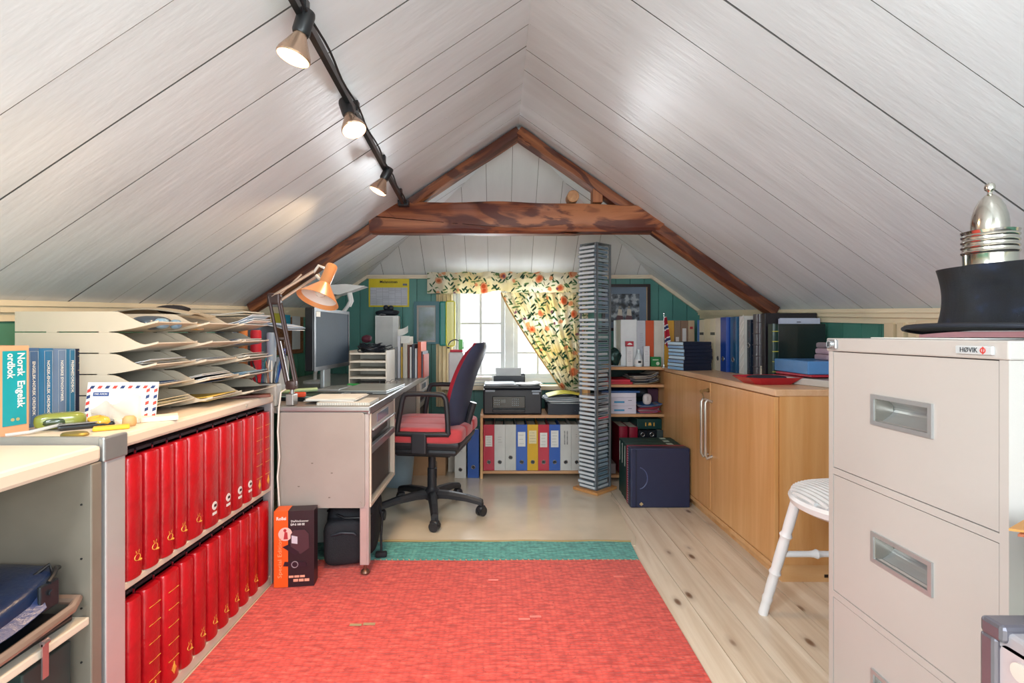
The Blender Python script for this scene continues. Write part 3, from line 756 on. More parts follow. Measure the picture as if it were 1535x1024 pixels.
for yy in (.0, 1.74):
    for xx in (-.022, XL + .03):
        lg = MB(); lg.box(xx - .016, xx + .022, yy, yy + .03, .05, .67, bev=.003); l_ = lg.build('leg', DKF if xx < -.1 else mat('#bdb2b0', rough=.28, metal=.4), desk)
        MB().box(xx - .013, xx + .012, yy - .0012, yy + .0005, .055, .285).build('leg_face', mat('#b59a96', rough=.35), l_)
        ft = MB(); ft.cyl((xx + .003, yy + .015, .018), .007, .034, 12); ft.lathe([(.017, 0), (.019, .004), (.016, .012), (.008, .018)], (xx + .003, yy + .015, .0125 if yy == 0 else .0035), 18); ft.build('levelling_foot', mat('#7d5a4a', rough=.3, metal=.7), l_)
# white cable hanging down the near side of the desk
cb = MB(); cb.smooth = True
cb.tube([(-.882, 2.12, .77), (-.886, 2.08, .76), (-.889, 2.068, .70), (-.893, 2.066, .60), (-.886, 2.066, .50), (-.894, 2.066, .42), (-.889, 2.066, .34), (-.886, 2.075, .24), (-.89, 2.10, .16), (-.90, 2.14, .10), (-.89, 2.2, .02)], .0032, 8)
tag(cb.build('power_cable', mat('#e9e2da', rough=.4)), 'white power cable hanging down the gap between shelf and desk', 'cable')

# ---- low bookcase under the window
def beechcase(name, label, x0, x1, y0, y1, top, shelves, plinth=.035):
    t = thing(name, label, 'bookcase', (x0, y0, 0)); W_, D_ = x1 - x0, y1 - y0
    bm_ = wood('#c08a5c', '#d6a67c', axis=0, scale=2.4, rough=.4, bump=.04)
    for a in (0, W_ - .018): MB().box(a, a + .018, 0, D_, 0, top - .02, bev=.0015).build('side_panel', BEECH, t)
    MB().box(0, W_, -.003, D_, top - .02, top, bev=.0015).build('top_board', bm_, t)
    for z in shelves: MB().box(.018, W_ - .018, 0.004, D_ - .01, z - .018, z, bev=.001).build('shelf_board', bm_, t)
    MB().box(.018, W_ - .018, D_ - .008, D_, .03, top - .02).build('back_panel', mat('#1d3b35', rough=.6), t)
    return t
bc1 = beechcase('low_bookcase', 'low beech bookcase under the window filled with lever-arch binders', -.124, .598, 3.50, 3.81, .440, (.055,))
bc2 = beechcase('open_bookcase', 'open beech bookcase in the far right corner stuffed with papers', .602, 1.385, 3.44, 3.80, .775, (.655, .455, .045))

MB().box(.528, .546, .004, .35, 0, .755).build('divider_panel', BEECH, bc2)
# ---- CD tower
tw = thing('cd_tower', 'tall grey metal disc tower on a wooden foot by the curtain', 'disc rack', (.611, 3.17, 0), rz=R(43))
MB().box(-.035, .175, -.03, .16, .004, .022, bev=.002).build('foot_board', wood('#c07f45', '#d8a066', axis=0, scale=3, rough=.4), tw)
TWM = mat('#8b9298', rough=.35, metal=.5, var=.05); TH = 1.565
for (x0, x1, y0, y1) in ((-.004, .012, -.003, .001), (-.004, -.001, -.003, .014), (.136, .150, -.003, .001), (.147, .150, -.003, .014), (.147, .15, .11, .128), (-.004, -.001, .112, .128)):
    MB().box(x0, x1, y0, y1, .022, TH).build('upright', TWM, tw)
MB().box(-.004, .15, -.003, .128, TH, TH + .004).build('cap_plate', TWM, tw); MB().box(-.004, .15, -.003, .128, .0225, .026).build('base_plate', TWM, tw)
NCD = 57; PITCH = (TH - .035) / NCD
rb = MB()
for i in range(NCD + 1):
    z = .028 + i * PITCH; rb.box(.001, .147, .001, .006, z, z + .0012); rb.box(.001, .006, .001, .12, z, z + .0012); rb.box(.142, .147, .001, .12, z, z + .0012)
rb.build('wire_ledges', TWM, tw, kind='stuff')
cds = [mat(c_, rough=.18, var=.1, vs=30, coat=.5) for c_ in ('#7f95a6', '#4d6070', '#a3b1ba', '#5f7788', '#2e3a44', '#8a9aa6', '#6d8496', '#b7c0c4', '#3f4c58', '#c04a5c', '#9fa7a8', '#8c8fa8')]
rnd = random.Random(5)
CLR = mat('#93a1ab', rough=.12, var=.05, coat=.6)
w2 = Matrix.Translation((.611, 3.17, 0)) @ Matrix.Rotation(R(43), 4, 'Z')
cdproto = []
for cm in cds:
    b = MB(); b.m(0).box(0, .1415, 0, .1245, 0, .0175); b.m(1).box(.004, .1375, -.0006, 0, .0040, .0145); b.m(2).box(-.0007, 0, .004, .12, .0020, .0155)  # third box: left end painted pale, window light put into its colour
    cdproto.append(b)
lev = 0
for i in range(NCD):
    if i in (22, 40): continue
    ci = rnd.choice([0, 1, 2, 3, 3, 4, 5, 6, 6, 7, 8, 10, 11]) if i != 16 else 9
    out = rnd.uniform(.010, .024); oy = rnd.uniform(.001, .005)
    pos = w2 @ Vector((.0025 - out, oy + .001, .0295 + i * PITCH))
    if ci < 0: continue
    key = '_cd%d' % ci
    if key not in globals():
        globals()[key] = cdproto[ci].build('compact_disc_case', [CLR, cds[ci], mat('#dfe4e8', rough=.2)], loc=pos, rz=R(43)); o_ = globals()[key]
    else:
        o_ = globals()[key].copy(); COL.objects.link(o_); o_.location = pos
    tag(o_, f'{nth(NCD - i)} slot from the top of the disc tower, disc case' + (' with pinkish red spine' if ci == 9 else ''), 'disc case', 'disc cases in the tower')

# ---- office chair
OB = mat('#26262b', rough=.42, var=.05, bump=.06, bs=400); CR = mat('#c9464a', rough=.85, var=.1, vs=12, bump=.4, bs=500, sheen=.3); CRD = mat('#b01c34', rough=.8, var=.08, bump=.3, bs=400)
oc = thing('office_chair', 'swivel office chair with red upholstered seat, black shell and loop armrests', 'office chair', (-.370, 2.85, 0), rz=R(-8))
hub = MB(); hub.smooth = True; hub.lathe([(.028, .075), (.04, .08), (.045, .125), (.03, .14), (.028, .145)], n=24); hub.build('base_hub', OB, oc)
ga = [R(v) for v in (-8, -75, 198, 128, 52)]; ga = [R(-4), R(-72), R(-146), R(146), R(72)]
for a in ga:
    ar = MB(); ar.smooth = True
    pts = [(.03, .108), (.1, .108), (.2, .098), (.275, .082), (.29, .076)]
    vs = []; fs = []
    for (r_, z_) in pts:
        hw = .026 - .03 * (r_ - .03); hh = .02 - .02 * (r_ - .03)
        for s_, t_ in ((-1, -1), (1, -1), (1, .2), (.55, 1), (-.55, 1), (-1, .2)): vs.append((r_ * cos(a) - hw * s_ * sin(a), r_ * sin(a) + hw * s_ * cos(a), z_ + hh * t_))
    for i in range(4):
        for k in range(6): A = i * 6 + k; B = i * 6 + (k + 1) % 6; fs.append((A, B, B + 6, A + 6))
    fs.append(tuple(range(5, -1, -1))); fs.append(tuple(range(24, 30))); ar.smooth = False; ar.add(vs, fs); am = ar.build('base_arm', OB, oc)
    cs = MB(); cs.smooth = True; ca = a + 1.1; cx, cy = .283 * cos(a), .283 * sin(a); M_ = Matrix.Translation((cx, cy, .0295)) @ Matrix.Rotation(ca, 4, 'Z')
    for s_ in (-1, 1): cs.lathe([(.012, -.008), (.0255, -.008), (.026, -.004), (.026, .004), (.0255, .008), (.012, .008)], (0, s_ * .012, 0), 22, axis=1, mtx=M_)
    cs.box(-.012, .012, -.006, .006, .0, .045, mtx=M_); blob(cs, (0, 0, .014), (.024, .021, .018), 3, n=16, mtx=M_)
    cs.build('caster', OB, am)
cl = MB(); cl.smooth = True; cl.lathe([(.026, .13), (.026, .25), (.021, .252), (.021, .33), (.03, .333), (.034, .375)], n=22); col_ = cl.build('gas_column', OB, oc)
cl = MB(); cl.smooth = True; cl.tube([(.028 + .004 * cos(t * 1.6), -.012 + .006 * sin(t * 1.6), .20 + t * .0023) for t in range(40)], .0016, 5); cl.build('coiled_cord', mat('#111114', rough=.4), col_)
pn = MB(); pn.rbox(-.215, .185, -.21, .21, .365, .40, .016); pn.rbox(-.16, .14, -.15, .15, .345, .368, .01); pn.rbox(-.235, .205, -.23, .23, .395, .455, .025); pn.build('seat_shell', OB, oc)
st = MB(); st.smooth = True
for (y0, y1) in ((-.235, -.10), (-.105, .105), (.10, .235)):
    def top(u, v, y0=y0, y1=y1):
        a = 2 * pi * u; return None
    blob(st, (-.015, (y0 + y1) / 2, .475), (.235, (y1 - y0) / 2 + .012, .042), 5.5, n=40)
st.build('seat_cushion', CR, oc)
# backrest: leans back to the right; padded red front, dark shell behind
def backpt(u, v, off):
    # u across (y), v up
    wv = .215 * (1 - .35 * (abs(2 * v - 1)) ** 3.2); y = (2 * u - 1) * wv
    x = .150 + .135 * v ** 1.0 - .035 * sin(pi * v) + .03 * (2 * u - 1) ** 2 * -1 + off
    return (x, y, .475 + .475 * v)
bk = MB(); bk.smooth = True; bk.grid(lambda u, v: backpt(u, v, -.052 * (1 - (2 * u - 1) ** 6) * (1 - (2 * v - 1) ** 8) + .012), 20, 20, thick=-.004)
bk.build('backrest_cushion', CRD, oc)
bk = MB(); bk.smooth = True; bk.grid(lambda u, v: backpt(u, v, .014 + .030 * (1 - (2 * u - 1) ** 6) * (1 - (2 * v - 1) ** 8)), 20, 20, thick=.006)
bk.build('backrest_shell', mat('#3a4058', rough=.5, bump=.05, bs=300), oc)
bk = MB(); bk.rbox(.165, .19, -.035, .035, .40, .50, .006); bk.tube([(.12, 0, .39), (.175, 0, .41), (.20, 0, .50), (.235, 0, .62)], .02, 10); bk.build('back_support', OB, oc)
for s_ in (-1, 1):
    yy = s_ * .25; ar = MB(); ar.smooth = True
    loop = [(-.115, .500), (-.095, .62), (-.083, .672), (-.055, .690), (.105, .690), (.133, .676), (.143, .645), (.151, .505), (.130, .488), (-.100, .486)]
    P_ = [Vector((x_, yy, z_)) for x_, z_ in loop]; sm_ = []
    for i in range(len(P_)):
        a_, b_, c_, d_ = P_[i - 1], P_[i], P_[(i + 1) % len(P_)], P_[(i + 2) % len(P_)]
        for t in (0, .33, .66): sm_.append(.5 * ((2 * b_) + (c_ - a_) * t + (2 * a_ - 5 * b_ + 4 * c_ - d_) * t * t + (3 * b_ - a_ - 3 * c_ + d_) * t ** 3))
    ar.tube(sm_, .0135, 10, closed=True); am = ar.build('armrest', OB, oc)
    br_ = MB(); br_.rbox(-.04, .04, yy - .012 if s_ > 0 else yy - .014, yy + .014 if s_ > 0 else yy + .012, .385, .497, .008); br_.build('armrest_bracket', OB, am)
# ================================================================= helpers for books, binders, albums
WHT = mat('#e8e8e6', rough=.5, var=.03); PAPER = mat('#efeee8', rough=.7, var=.05, vs=20); INK = mat('#2d2d33', rough=.7); GOLD = mat('#e8b04c', rough=.4, metal=.2); CHROME = mat('#c8cacc', rough=.2, metal=.9)
BLACK = mat('#17181c', rough=.45, var=.1); PAGES = mat('#e6dfcd', rough=.8, var=.08, vs=60)
def lines(mb, x0, x1, z0, z1, n, y, seed=0, h=.0016):
    """illegible typed lines: little dashes"""
    r = random.Random(seed)
    for i in range(n):
        z = z1 - (i + .5) * (z1 - z0) / n; x = x0 + r.uniform(0, .15) * (x1 - x0); xe = x1 - r.uniform(0, .3) * (x1 - x0)
        while x < xe:
            l = r.uniform(.0018, .0045); mb.box(x, min(xe, x + l), y - .0003, y, z - h / 2, z + h / 2); x += l + .0012
def binder(label, loc, rz, m, w=.076, h=.318, d=.285, ring=True, card=None, group=None, rim=None, rx=0.0, dark='#17181c', holez=.085):
    """lever-arch binder: spine faces local -y; origin at the spine's lower left corner"""
    t = thing('lever_arch_binder', label, 'binder', loc, group=group, rot=(rx, 0, rz))
    c = MB(); c.box(0, .0025, .0, d, 0, h); c.box(w - .0025, w, .0, d, 0, h); c.box(0, w, -.002, .0005, 0, h, bev=.0008); c.build('cover', m, t)
    MB().box(.006, w - .012, .02, d - .012, .004, h - .02).build('paper_block', PAGES, t)
    if ring:
        r = MB(); r.smooth = True; r.tube([(w / 2 + .0125 * cos(a), -.0032, holez + .0125 * sin(a)) for a in [i * pi / 8 for i in range(16)]], .0022, 6, closed=True)
        ho = r.build('finger_hole', rim or CHROME, t); MB().cyl((w / 2, -.0032, holez), .0115, .002, 16, axis=1).build('hole', BLACK, ho)
    if card:
        z0, z1, ww, cm, n = card
        cd = MB().box(w / 2 - ww / 2, w / 2 + ww / 2, -.0030, -.0019, z0, z1).build('label_card', cm, t)
        l = MB(); lines(l, w / 2 - ww / 2 + .004, w / 2 + ww / 2 - .004, z0 + .006, z1 - .006, n, -.0030, seed=int(loc[0] * 991)); l.build('typed_lines', INK, cd)
    return t
def book(label, loc, rz, m, w, h, d, name='book', group=None, rot=None, curved=0.0, cat='book', pages=PAGES, ribs=0, ribm=None):
    """hardback: spine faces local -y, origin at the spine's lower left corner"""
    t = thing(name, label, cat, loc, rz=rz, group=group, rot=rot)
    c = MB(); c.smooth = bool(curved)
    b = .0025
    if curved:
        n = 8; poly = [(w, d), (w - b, d), (w - b, 0.002), (b, .002), (b, d), (0, d)] + [(w / 2 - w / 2 * cos(pi * i / n), -curved * sin(pi * i / n)) for i in range(n + 1)]
        c.prism(poly, 0, h, 'xy')
    else: c.box(0, b, .0, d, 0, h); c.box(w - b, w, 0, d, 0, h); c.box(0, w, -.002, .0015, 0, h)
    c.build('cover', m, t, smooth=False)
    MB().box(b, w - b, .003, d - .005, .004, h - .004).build('page_block', pages, t)
    if ribs:
        r = MB()
        for i in range(ribs):
            z = h * (i + .75) / (ribs + .5); n = 8
            r.tube([(w / 2 - w / 2 * cos(pi * k / n), -(curved + .001) * sin(pi * k / n) - .001, z) for k in range(n + 1)], .0022, 5)
        r.build('raised_band', ribm or m, t)
    return t
def slab(mb, x0, x1, y0, y1, z0, z1, ang=0, bev=0):
    cx, cy = (x0 + x1) / 2, (y0 + y1) / 2
    M_ = Matrix.Translation((cx, cy, 0)) @ Matrix.Rotation(ang, 4, 'Z')
    return mb.box(x0 - cx, x1 - cx, y0 - cy, y1 - cy, z0, z1, mtx=M_, bev=bev)
# ================================================================= red stamp albums
REDA = mat('#ba0e1c', rough=.3, var=.12, vs=14, bump=.5, bs=60, coat=.35, objvar=.08); CASE = mat('#221a22', rough=.6, var=.1)
def posthorn(mb, c, s):
    cy, cz = c
    mb.tube([(-.0012, cy + s * cos(a), cz + s * .8 * sin(a)) for a in [i * pi / 6 for i in range(12)]], s * .16, 5, closed=True)
    mb.tube([(-.0012, cy - s * .2, cz - s * .8), (-.0012, cy + s * 1.3, cz - s * 1.0)], [s * .14, s * .34], 6)
    for i in (-1, 0, 1): mb.tube([(-.0012, cy + i * s * .4, cz + s * 1.1), (-.0012, cy + i * s * .6, cz + s * 1.75)], s * .15, 5)
    mb.tube([(-.0012, cy - s * .6, cz + s * 1.05), (-.0012, cy + s * .6, cz + s * 1.05)], s * .14, 5)
def album(i, row, y0, y1, z, h, mark):
    n = ordn(i); what = {'horn': 'gold post-horn crest', 'disc': 'round white emblem', 'bands': 'gold bands and tree', 'plain': 'plain spine', 'lines': 'gilt cross lines'}[mark]
    t = thing('stamp_album', f'{n} red album from the left, {row} shelf, {what}', 'album', (XF + .004, y0, z), group=f'red albums on the {row} shelf')
    w_ = y1 - y0; c = MB(); n_ = 12; r = .018
    # padded spine: rounded, with a crease groove on both sides
    poly = []
    for k in range(n_ + 1):
        a = pi * k / n_; yy = w_ / 2 - (w_ / 2 - .003) * cos(a); poly.append((-r + r * (sin(a) ** .55), yy))
    poly = [(-.045, .003)] + poly + [(-.045, w_ - .003)]
    c.smooth = True; hh = h - .014; lv = [(0, .94), (.004, 1), (hh * .5, 1.02), (hh - .006, 1), (hh, .93)]
    vs = []; m2 = len(poly)
    for (zz, sc) in lv:
        for (a, b) in poly: vs.append((a * 1.0 + (sc - 1) * .02, w_ / 2 + (b - w_ / 2) * min(1, sc), zz))
    fs = []
    for j in range(len(lv) - 1):
        for k in range(m2): A = j * m2 + k; B = j * m2 + (k + 1) % m2; fs.append((A, B, B + m2, A + m2))
    fs.append(tuple(range(m2 - 1, -1, -1))); o = (len(lv) - 1) * m2; fs.append(tuple(range(o, o + m2)))
    c.add(vs, fs); c.build('spine', REDA, t)
    MB().box(-.30, -.030, .002, w_ - .002, 0, h).build('slipcase', CASE, t)
    MB().box(-.048, -.030, .001, w_ - .001, .002, h - .006, bev=.002).build('slipcase_lip', mat('#8e0c1a', rough=.35, coat=.3), t)
    e = MB()
    if mark == 'horn': posthorn(e, (w_ / 2, .050), .0100); em = GOLD
    elif mark == 'disc':
        e.cyl((-.0015, w_ / 2, .062), .0135, .002, 20, axis=0); em = WHT
    elif mark in ('bands', 'lines'):
        for q in range(5): e.box(-.001, .0005, w_ / 2 - .022, w_ / 2 + .022, h * (.2 + .15 * q), h * (.2 + .15 * q) + .0012)
        e.prism([(w_ / 2 - .010, .035), (w_ / 2, .020), (w_ / 2 + .010, .035), (w_ / 2, .050)], 0, .001, 'yz'); e.box(0, .002, w_ / 2 - .001, w_ / 2 + .001, .03, .055); em = GOLD
    if e.v: 
        eo = e.build('crest', em, t)
        if mark in ('bands', 'lines'): eo['kind'] = 'stuff'
        if mark == 'disc': MB().box(-.0012, .0008, w_ / 2 - .011, w_ / 2 + .011, .034, .042).build('emblem_bar', WHT, t); MB().box(.0003, .0012, w_ / 2 - .004, w_ / 2 + .009, .058, .066).build('emblem_wedge', mat('#3a1a20'), eo)
    return t
ys = [1.240, 1.305, 1.370, 1.430, 1.490, 1.575, 1.660, 1.740, 1.815, 1.885, 1.960, 2.028]
mk = ['horn', 'horn', 'horn', 'horn', 'horn', 'disc', 'disc', 'disc', 'disc', 'lines', 'lines']
for i in range(11): album(i, 'upper', ys[i] + .002, ys[i + 1] - .002, .3925, .315, mk[i])
ys = [1.242, 1.300, 1.375, 1.455, 1.520, 1.588, 1.655, 1.722, 1.790, 1.860, 1.930, 2.020]
mk = ['plain', 'bands', 'bands', 'horn', 'horn', 'horn', 'horn', 'horn', 'horn', 'horn', 'plain']
for i in range(11): album(i, 'lower', ys[i] + .002, ys[i + 1] - .002, .0365, .318, mk[i])
# ================================================================= near left shelf bay
d = thing('document_pouch', 'dark blue leather pouch folded open on the near shelf', 'pouch', (-1.03, .93, .402))
NAVY = mat('#1b2a4a', rough=.3, var=.15, bump=.3, bs=90, coat=.2)
b = MB(); blob(b, (-.02, .00, .042), (.115, .205, .030), 4, .03, 28, Matrix.Rotation(R(9), 4, 'X'), 3); b.build('pouch_body', NAVY, d)
b = MB(); b.smooth = True; b.grid(lambda u, v: (-.02 + .135 * u, -.26 + .36 * v + .03 * sin(3 * u), .026 + .040 * (1 - u) + .022 * sin(pi * u) + .012 * sin(6 * v) + .02 * v), 14, 14, thick=.004); b.build('folded_flap', mat('#2b3a63', rough=.28, var=.12, bump=.2, coat=.2), d)
b = MB(); b.rbox(.098, .106, .10, .145, .030, .085, .003); b.cyl((.108, .122, .064), .006, .003, 14, axis=0); b.build('zip_pull', mat('#30343a', rough=.3, metal=.5), d)
b = MB(); b.smooth = True; b.tube([(.085 + .02 * cos(t * .5), .12 + .013 * t, .085 + .012 * sin(t * .6)) for t in range(6)], .005, 8); b.tube([(.05, .14, .085), (.062, .17, .10), (.075, .165, .08)], .004, 8); b.build('carry_loop', BLACK, d)
b = MB(); b.rbox(-.36, -.025, .60, 1.115, .373, .386, .005); b.rbox(-.36, -.012, .62, 1.10, .3865, .398, .005)
o = thing('writing_folder', 'black zipped writing folders under the blue pouch', 'folder', (XF, 0, 0))
b.build('folder_cover', mat('#15171d', rough=.4), o); b = MB(); b.smooth = True; b.tube([(-.02, .62, .392), (-.009, .70, .396), (-.009, .95, .402), (-.008, 1.09, .412), (-.02, 1.12, .416), (-.10, 1.122, .416), (-.3, 1.12, .41)], .010, 8); b.build('piped_edge', mat('#8e7668', rough=.3, var=.15, coat=.3), o)
GB = mat('#2c3b3a', rough=.5, var=.06)
MB().box(-.33, -.03, 1.00, 1.115, .038, .330, bev=.003).build('box_file', GB, loc=(XF, 0, 0), label='taller dark green box file at the back under the near shelf', category='box file')
MB().box(-.33, -.035, .82, .975, .038, .285, bev=.003).build('box_file', GB, loc=(XF, 0, 0), label='shorter dark green box file under the near shelf, in front', category='box file')
MB().box(-.28, -.03, .62, .80, .038, .262, bev=.006).build('plastic_crate', mat('#2a4a9c', rough=.35), loc=(XF, 0, 0), label='blue plastic box in the bottom left corner under the shelf', category='box')

# ================================================================= books on the left shelf top (spines face the room)
TZ = .7585
PEACH = mat('#e2a47e', rough=.4, coat=.2); TEALB = mat('#149aa5', rough=.35, coat=.2)
t = book('thick peach and turquoise dictionary leaning at the left edge of the shelf', (-1.165, 1.190, TZ), R(78), PEACH, .062, .212, .155, name='dictionary', cat='dictionary')
p = MB().box(.006, .056, -.0035, -.002, .022, .200).build('title_panel', TEALB, t)
text('Norsk  Engelsk', .022, WHT, p, (.043, -.0042, .130), '-y', spin=-pi / 2, fitw=.132, bold=True); text('ordbok', .022, WHT, p, (.022, -.0042, .165), '-y', spin=-pi / 2, fitw=.060, bold=True)
b = MB()
for z_ in (.036, .036): b.cyl((.026, -.0042, z_), .004, .001, 14, axis=1); b.cyl((.037, -.0042, z_), .004, .001, 14, axis=1)
b.build('round_marks', mat('#e8d9a0'), p)
specs = [('#4a6c98', 'ENGELSK-NORSK ORDBOK', 'steel blue dictionary, nearest of the blue row on the shelf'), ('#2f74a4', 'NORSK-ENGELSK ORDBOK', 'mid blue dictionary, second in the blue row on the shelf'),
         ('#6c84a6', 'NORSKE SYNONYMER', 'greyish blue dictionary, third in the blue row on the shelf'), ('#2c7098', 'FREMMEDORDBOK', 'narrow teal blue dictionary, fourth in the blue row on the shelf')]
y = 1.292
for i, (c_, tx, lb) in enumerate(specs):
    w_ = .0415 if i < 3 else .029
    t = book(lb, (-1.205, y, TZ), R(84), mat(c_, rough=.4, var=.06), w_, .204 - .002 * i, .14, name='dictionary', curved=.004, group='blue dictionaries on the shelf', cat='dictionary')
    text(tx, .0105, WHT, t, (w_ * .58, -.0052, .198 - .038 - .010 * len(tx) * .30), '-y', spin=-pi / 2, fitw=.0070 * len(tx), bold=True)
    b = MB(); x0, x1 = w_ * .34, w_ * .86
    b.box(x0, x0 + .0007, -.0050, -.0042, .01, .196); b.box(x1, x1 + .0007, -.0048, -.004, .01, .196); b.box(x0, x1, -.0050, -.0042, .195, .1957); b.build('spine_rule', mat('#b9c6d4'), t)
    y += w_ + .001
t = book('dark navy book with gold lettering, last in the blue row', (-1.205, y + .002, TZ), R(84), mat('#101c38', rough=.4), .038, .198, .14, name='dictionary', curved=.004, group='blue dictionaries on the shelf', cat='dictionary')
b = MB(); lines(b, .008, .032, .145, .165, 4, -.0045, 9, .002); b.box(.006, .032, -.0045, -.004, .176, .177); b.box(.006, .032, -.0045, -.004, .190, .191); b.box(.006, .032, -.0045, -.004, .136, .137); b.build('gilt_lettering', mat('#c9b98a'), t)

# ================================================================= letter trays, three stacks of five
TRAY = mat('#cfc2ae', rough=.42, var=.03, vs=4)
def tray_mb(Lx, Wy):
    mb = MB(); n = 10
    def base(x):      # underside height along x
        t = max(0, (x - (Lx - .13)) / .13); return .002 + .026 * t ** 1.3
    def topz(x):
        a, b_ = Lx - .125, Lx - .035
        if x <= a: return .0595
        if x >= b_: return base(x) + .006
        t = (x - a) / (b_ - a); s_ = t * t * (3 - 2 * t); return .0595 * (1 - s_) + (base(b_) + .006) * s_
    xs = [0, Lx * .3, Lx - .13] + [Lx - .13 + .13 * i / n for i in range(1, n + 1)]
    for yy0, yy1 in ((0, .003), (Wy - .003, Wy)):
        vs = []
        for x_ in xs:
            for yy in (yy0, yy1): vs += [(x_, yy, base(x_)), (x_, yy, topz(x_))]
        fs = []
        for i in range(len(xs) - 1): q = i * 4; fs += [(q, q + 4, q + 5, q + 1), (q + 2, q + 3, q + 7, q + 6), (q + 1, q + 5, q + 7, q + 3), (q, q + 2, q + 6, q + 4)]
        fs += [(0, 1, 3, 2)]; q = (len(xs) - 1) * 4; fs += [(q, q + 2, q + 3, q + 1)]
        mb.add(vs, fs)
    vs = []
    for x_ in xs:
        for yy in (.003, Wy - .003): vs += [(x_, yy, base(x_)), (x_, yy, base(x_) + .003)]
    fs = []
    for i in range(len(xs) - 1): q = i * 4; fs += [(q + 1, q + 5, q + 7, q + 3), (q, q + 2, q + 6, q + 4)]
    q = (len(xs) - 1) * 4; fs += [(q, q + 2, q + 3, q + 1)]
    mb.add(vs, fs); mb.box(0, .003, .003, Wy - .003, .002, .05)
    for x_ in (.09, Lx - .17):
        for y_ in (.0, Wy - .008): mb.box(x_, x_ + .03, y_, y_ + .008, -.0010, .002)
    return mb
LV = ['bottom', 'second lowest', 'middle', 'second highest', 'top']
stacks = [('nearest', 1.462, .192, [(-1.385, .400), (-1.385, .400), (-1.385, .405), (-1.385, .410), (-1.385, .410)]),
          ('middle', 1.660, .190, [(-1.345, .395), (-1.345, .385), (-1.345, .375), (-1.345, .395), (-1.36, .400)]),
          ('farthest', 1.856, .190, [(-1.32, .410), (-1.33, .405), (-1.33, .405), (-1.335, .395), (-1.33, .385)])]
stacks = [(a, b_, c_, [(x_, l_ + (0.0 if a == 'nearest' else .02)) for x_, l_ in L_]) for a, b_, c_, L_ in stacks]
tb = {}
for nm, ty, tw_, rows in stacks:
    for lv_ in range(5):
        x_, l_ = rows[lv_]; z = TZ + .002 + lv_ * .0608
        k = (round(l_, 3), tw_)
        if k not in tb: o = tray_mb(l_, tw_).build('letter_tray', TRAY, loc=(x_, ty, z)); tb[k] = o
        else: o = tb[k].copy(); COL.objects.link(o); o.location = (x_, ty, z)
        tag(o, f'{LV[lv_]} beige letter tray of the {nm} stack on the left shelf', 'letter tray', f'letter trays in the {nm} stack')
def papers(label, x0, x1, y0, y1, z, n, seed, name='paper_stack', colors=('#eeece6', '#dfe3ea', '#d8d0c0'), sl=0.03, th=.0016, tip=0.0):
    r = random.Random(seed); mb = MB(); ms = [mat(c_, rough=.65, var=.06) for c_ in colors]; lx_, ly_ = (x1 - x0), (y1 - y0)
    for i in range(n):
        dx, dy, a = r.uniform(-.012, .012), r.uniform(-.006, .006), r.uniform(-sl, sl); zz = i * (th + .0006); mb.m(r.randrange(len(ms)))
        cx, cy = lx_ / 2 + dx, ly_ / 2 + dy; M_ = Matrix.Translation((cx, cy, zz)) @ Matrix.Rotation(a, 4, 'Z')
        hx, hy = lx_ / 2 - .008, ly_ / 2 - .006; e = tip * r.uniform(.5, 1.2)
        vs = []
        for j in range(6):
            u = j / 5; xx = -hx + 2 * hx * u; zc = e * max(0, (u - .5) * 2) ** 2 + .001 * sin(4 * u + i)
            vs += [(xx, -hy, zc), (xx, hy, zc), (xx, -hy, zc + th), (xx, hy, zc + th)]
        fs = []
        for j in range(5): q = j * 4; fs += [(q, q + 1, q + 5, q + 4), (q + 2, q + 6, q + 7, q + 3), (q, q + 4, q + 6, q + 2), (q + 1, q + 3, q + 7, q + 5)]
        fs += [(0, 2, 3, 1), (20, 21, 23, 22)]; mb.add(vs, fs, M_)
    return tag(mb.build(name, ms, loc=(x0, y0, z)), label, 'papers')
def intray(si, lv_, n, seed, colors, what, ex=0.0, tip=.02, sh=0):
    nm, ty, tw_, rows = stacks[si]; x_, l_ = rows[lv_]; z = TZ + .004 + lv_ * .0605 + .0055
    papers(f'{what} in the {LV[lv_]} tray of the {nm} stack', x_ + .07 + sh, x_ + l_ - .03 + ex, ty + .006, ty + tw_ - .006, z, n, seed, colors=colors, tip=tip)
intray(0, 2, 6, 1, ('#e9e6e0', '#cfd6e2'), 'loose white sheets', .0, .02)
intray(0, 1, 7, 2, ('#2b4a75', '#33558a', '#d8dde6'), 'dark blue folders', -.01, .015)
intray(0, 0, 8, 3, ('#ecd9a8', '#f0e2bd'), 'cream envelopes', .02, .02)
intray(1, 3, 4, 4, ('#e3d2bc', '#efe9df'), 'pale envelopes', -.02, .01)
intray(1, 2, 7, 5, ('#e6e2da', '#c9cfd8', '#a89a88'), 'mixed letters', .01, .02)
intray(1, 1, 8, 6, ('#dfe3ea', '#3a4a66', '#efefef'), 'white and blue papers', .015, .02)
intray(1, 0, 6, 7, ('#f0cf7a', '#efe6c8', '#e9c45a'), 'yellow envelopes', .02, .015)
intray(2, 3, 7, 8, ('#e8e6e2', '#bcc8da', '#6d7a90'), 'letters and leaflets', .015, .02)
intray(2, 2, 9, 9, ('#d6cfc4', '#efece6', '#b3a48f'), 'old documents', .015, .02)
intray(2, 1, 8, 10, ('#e4e9ef', '#8fb0c8', '#efe9e0'), 'white and pale blue sheets', .015, .02)
intray(2, 0, 9, 11, ('#4a3a30', '#8f8578', '#2c2a2a'), 'brown and black papers', -.0, .01)
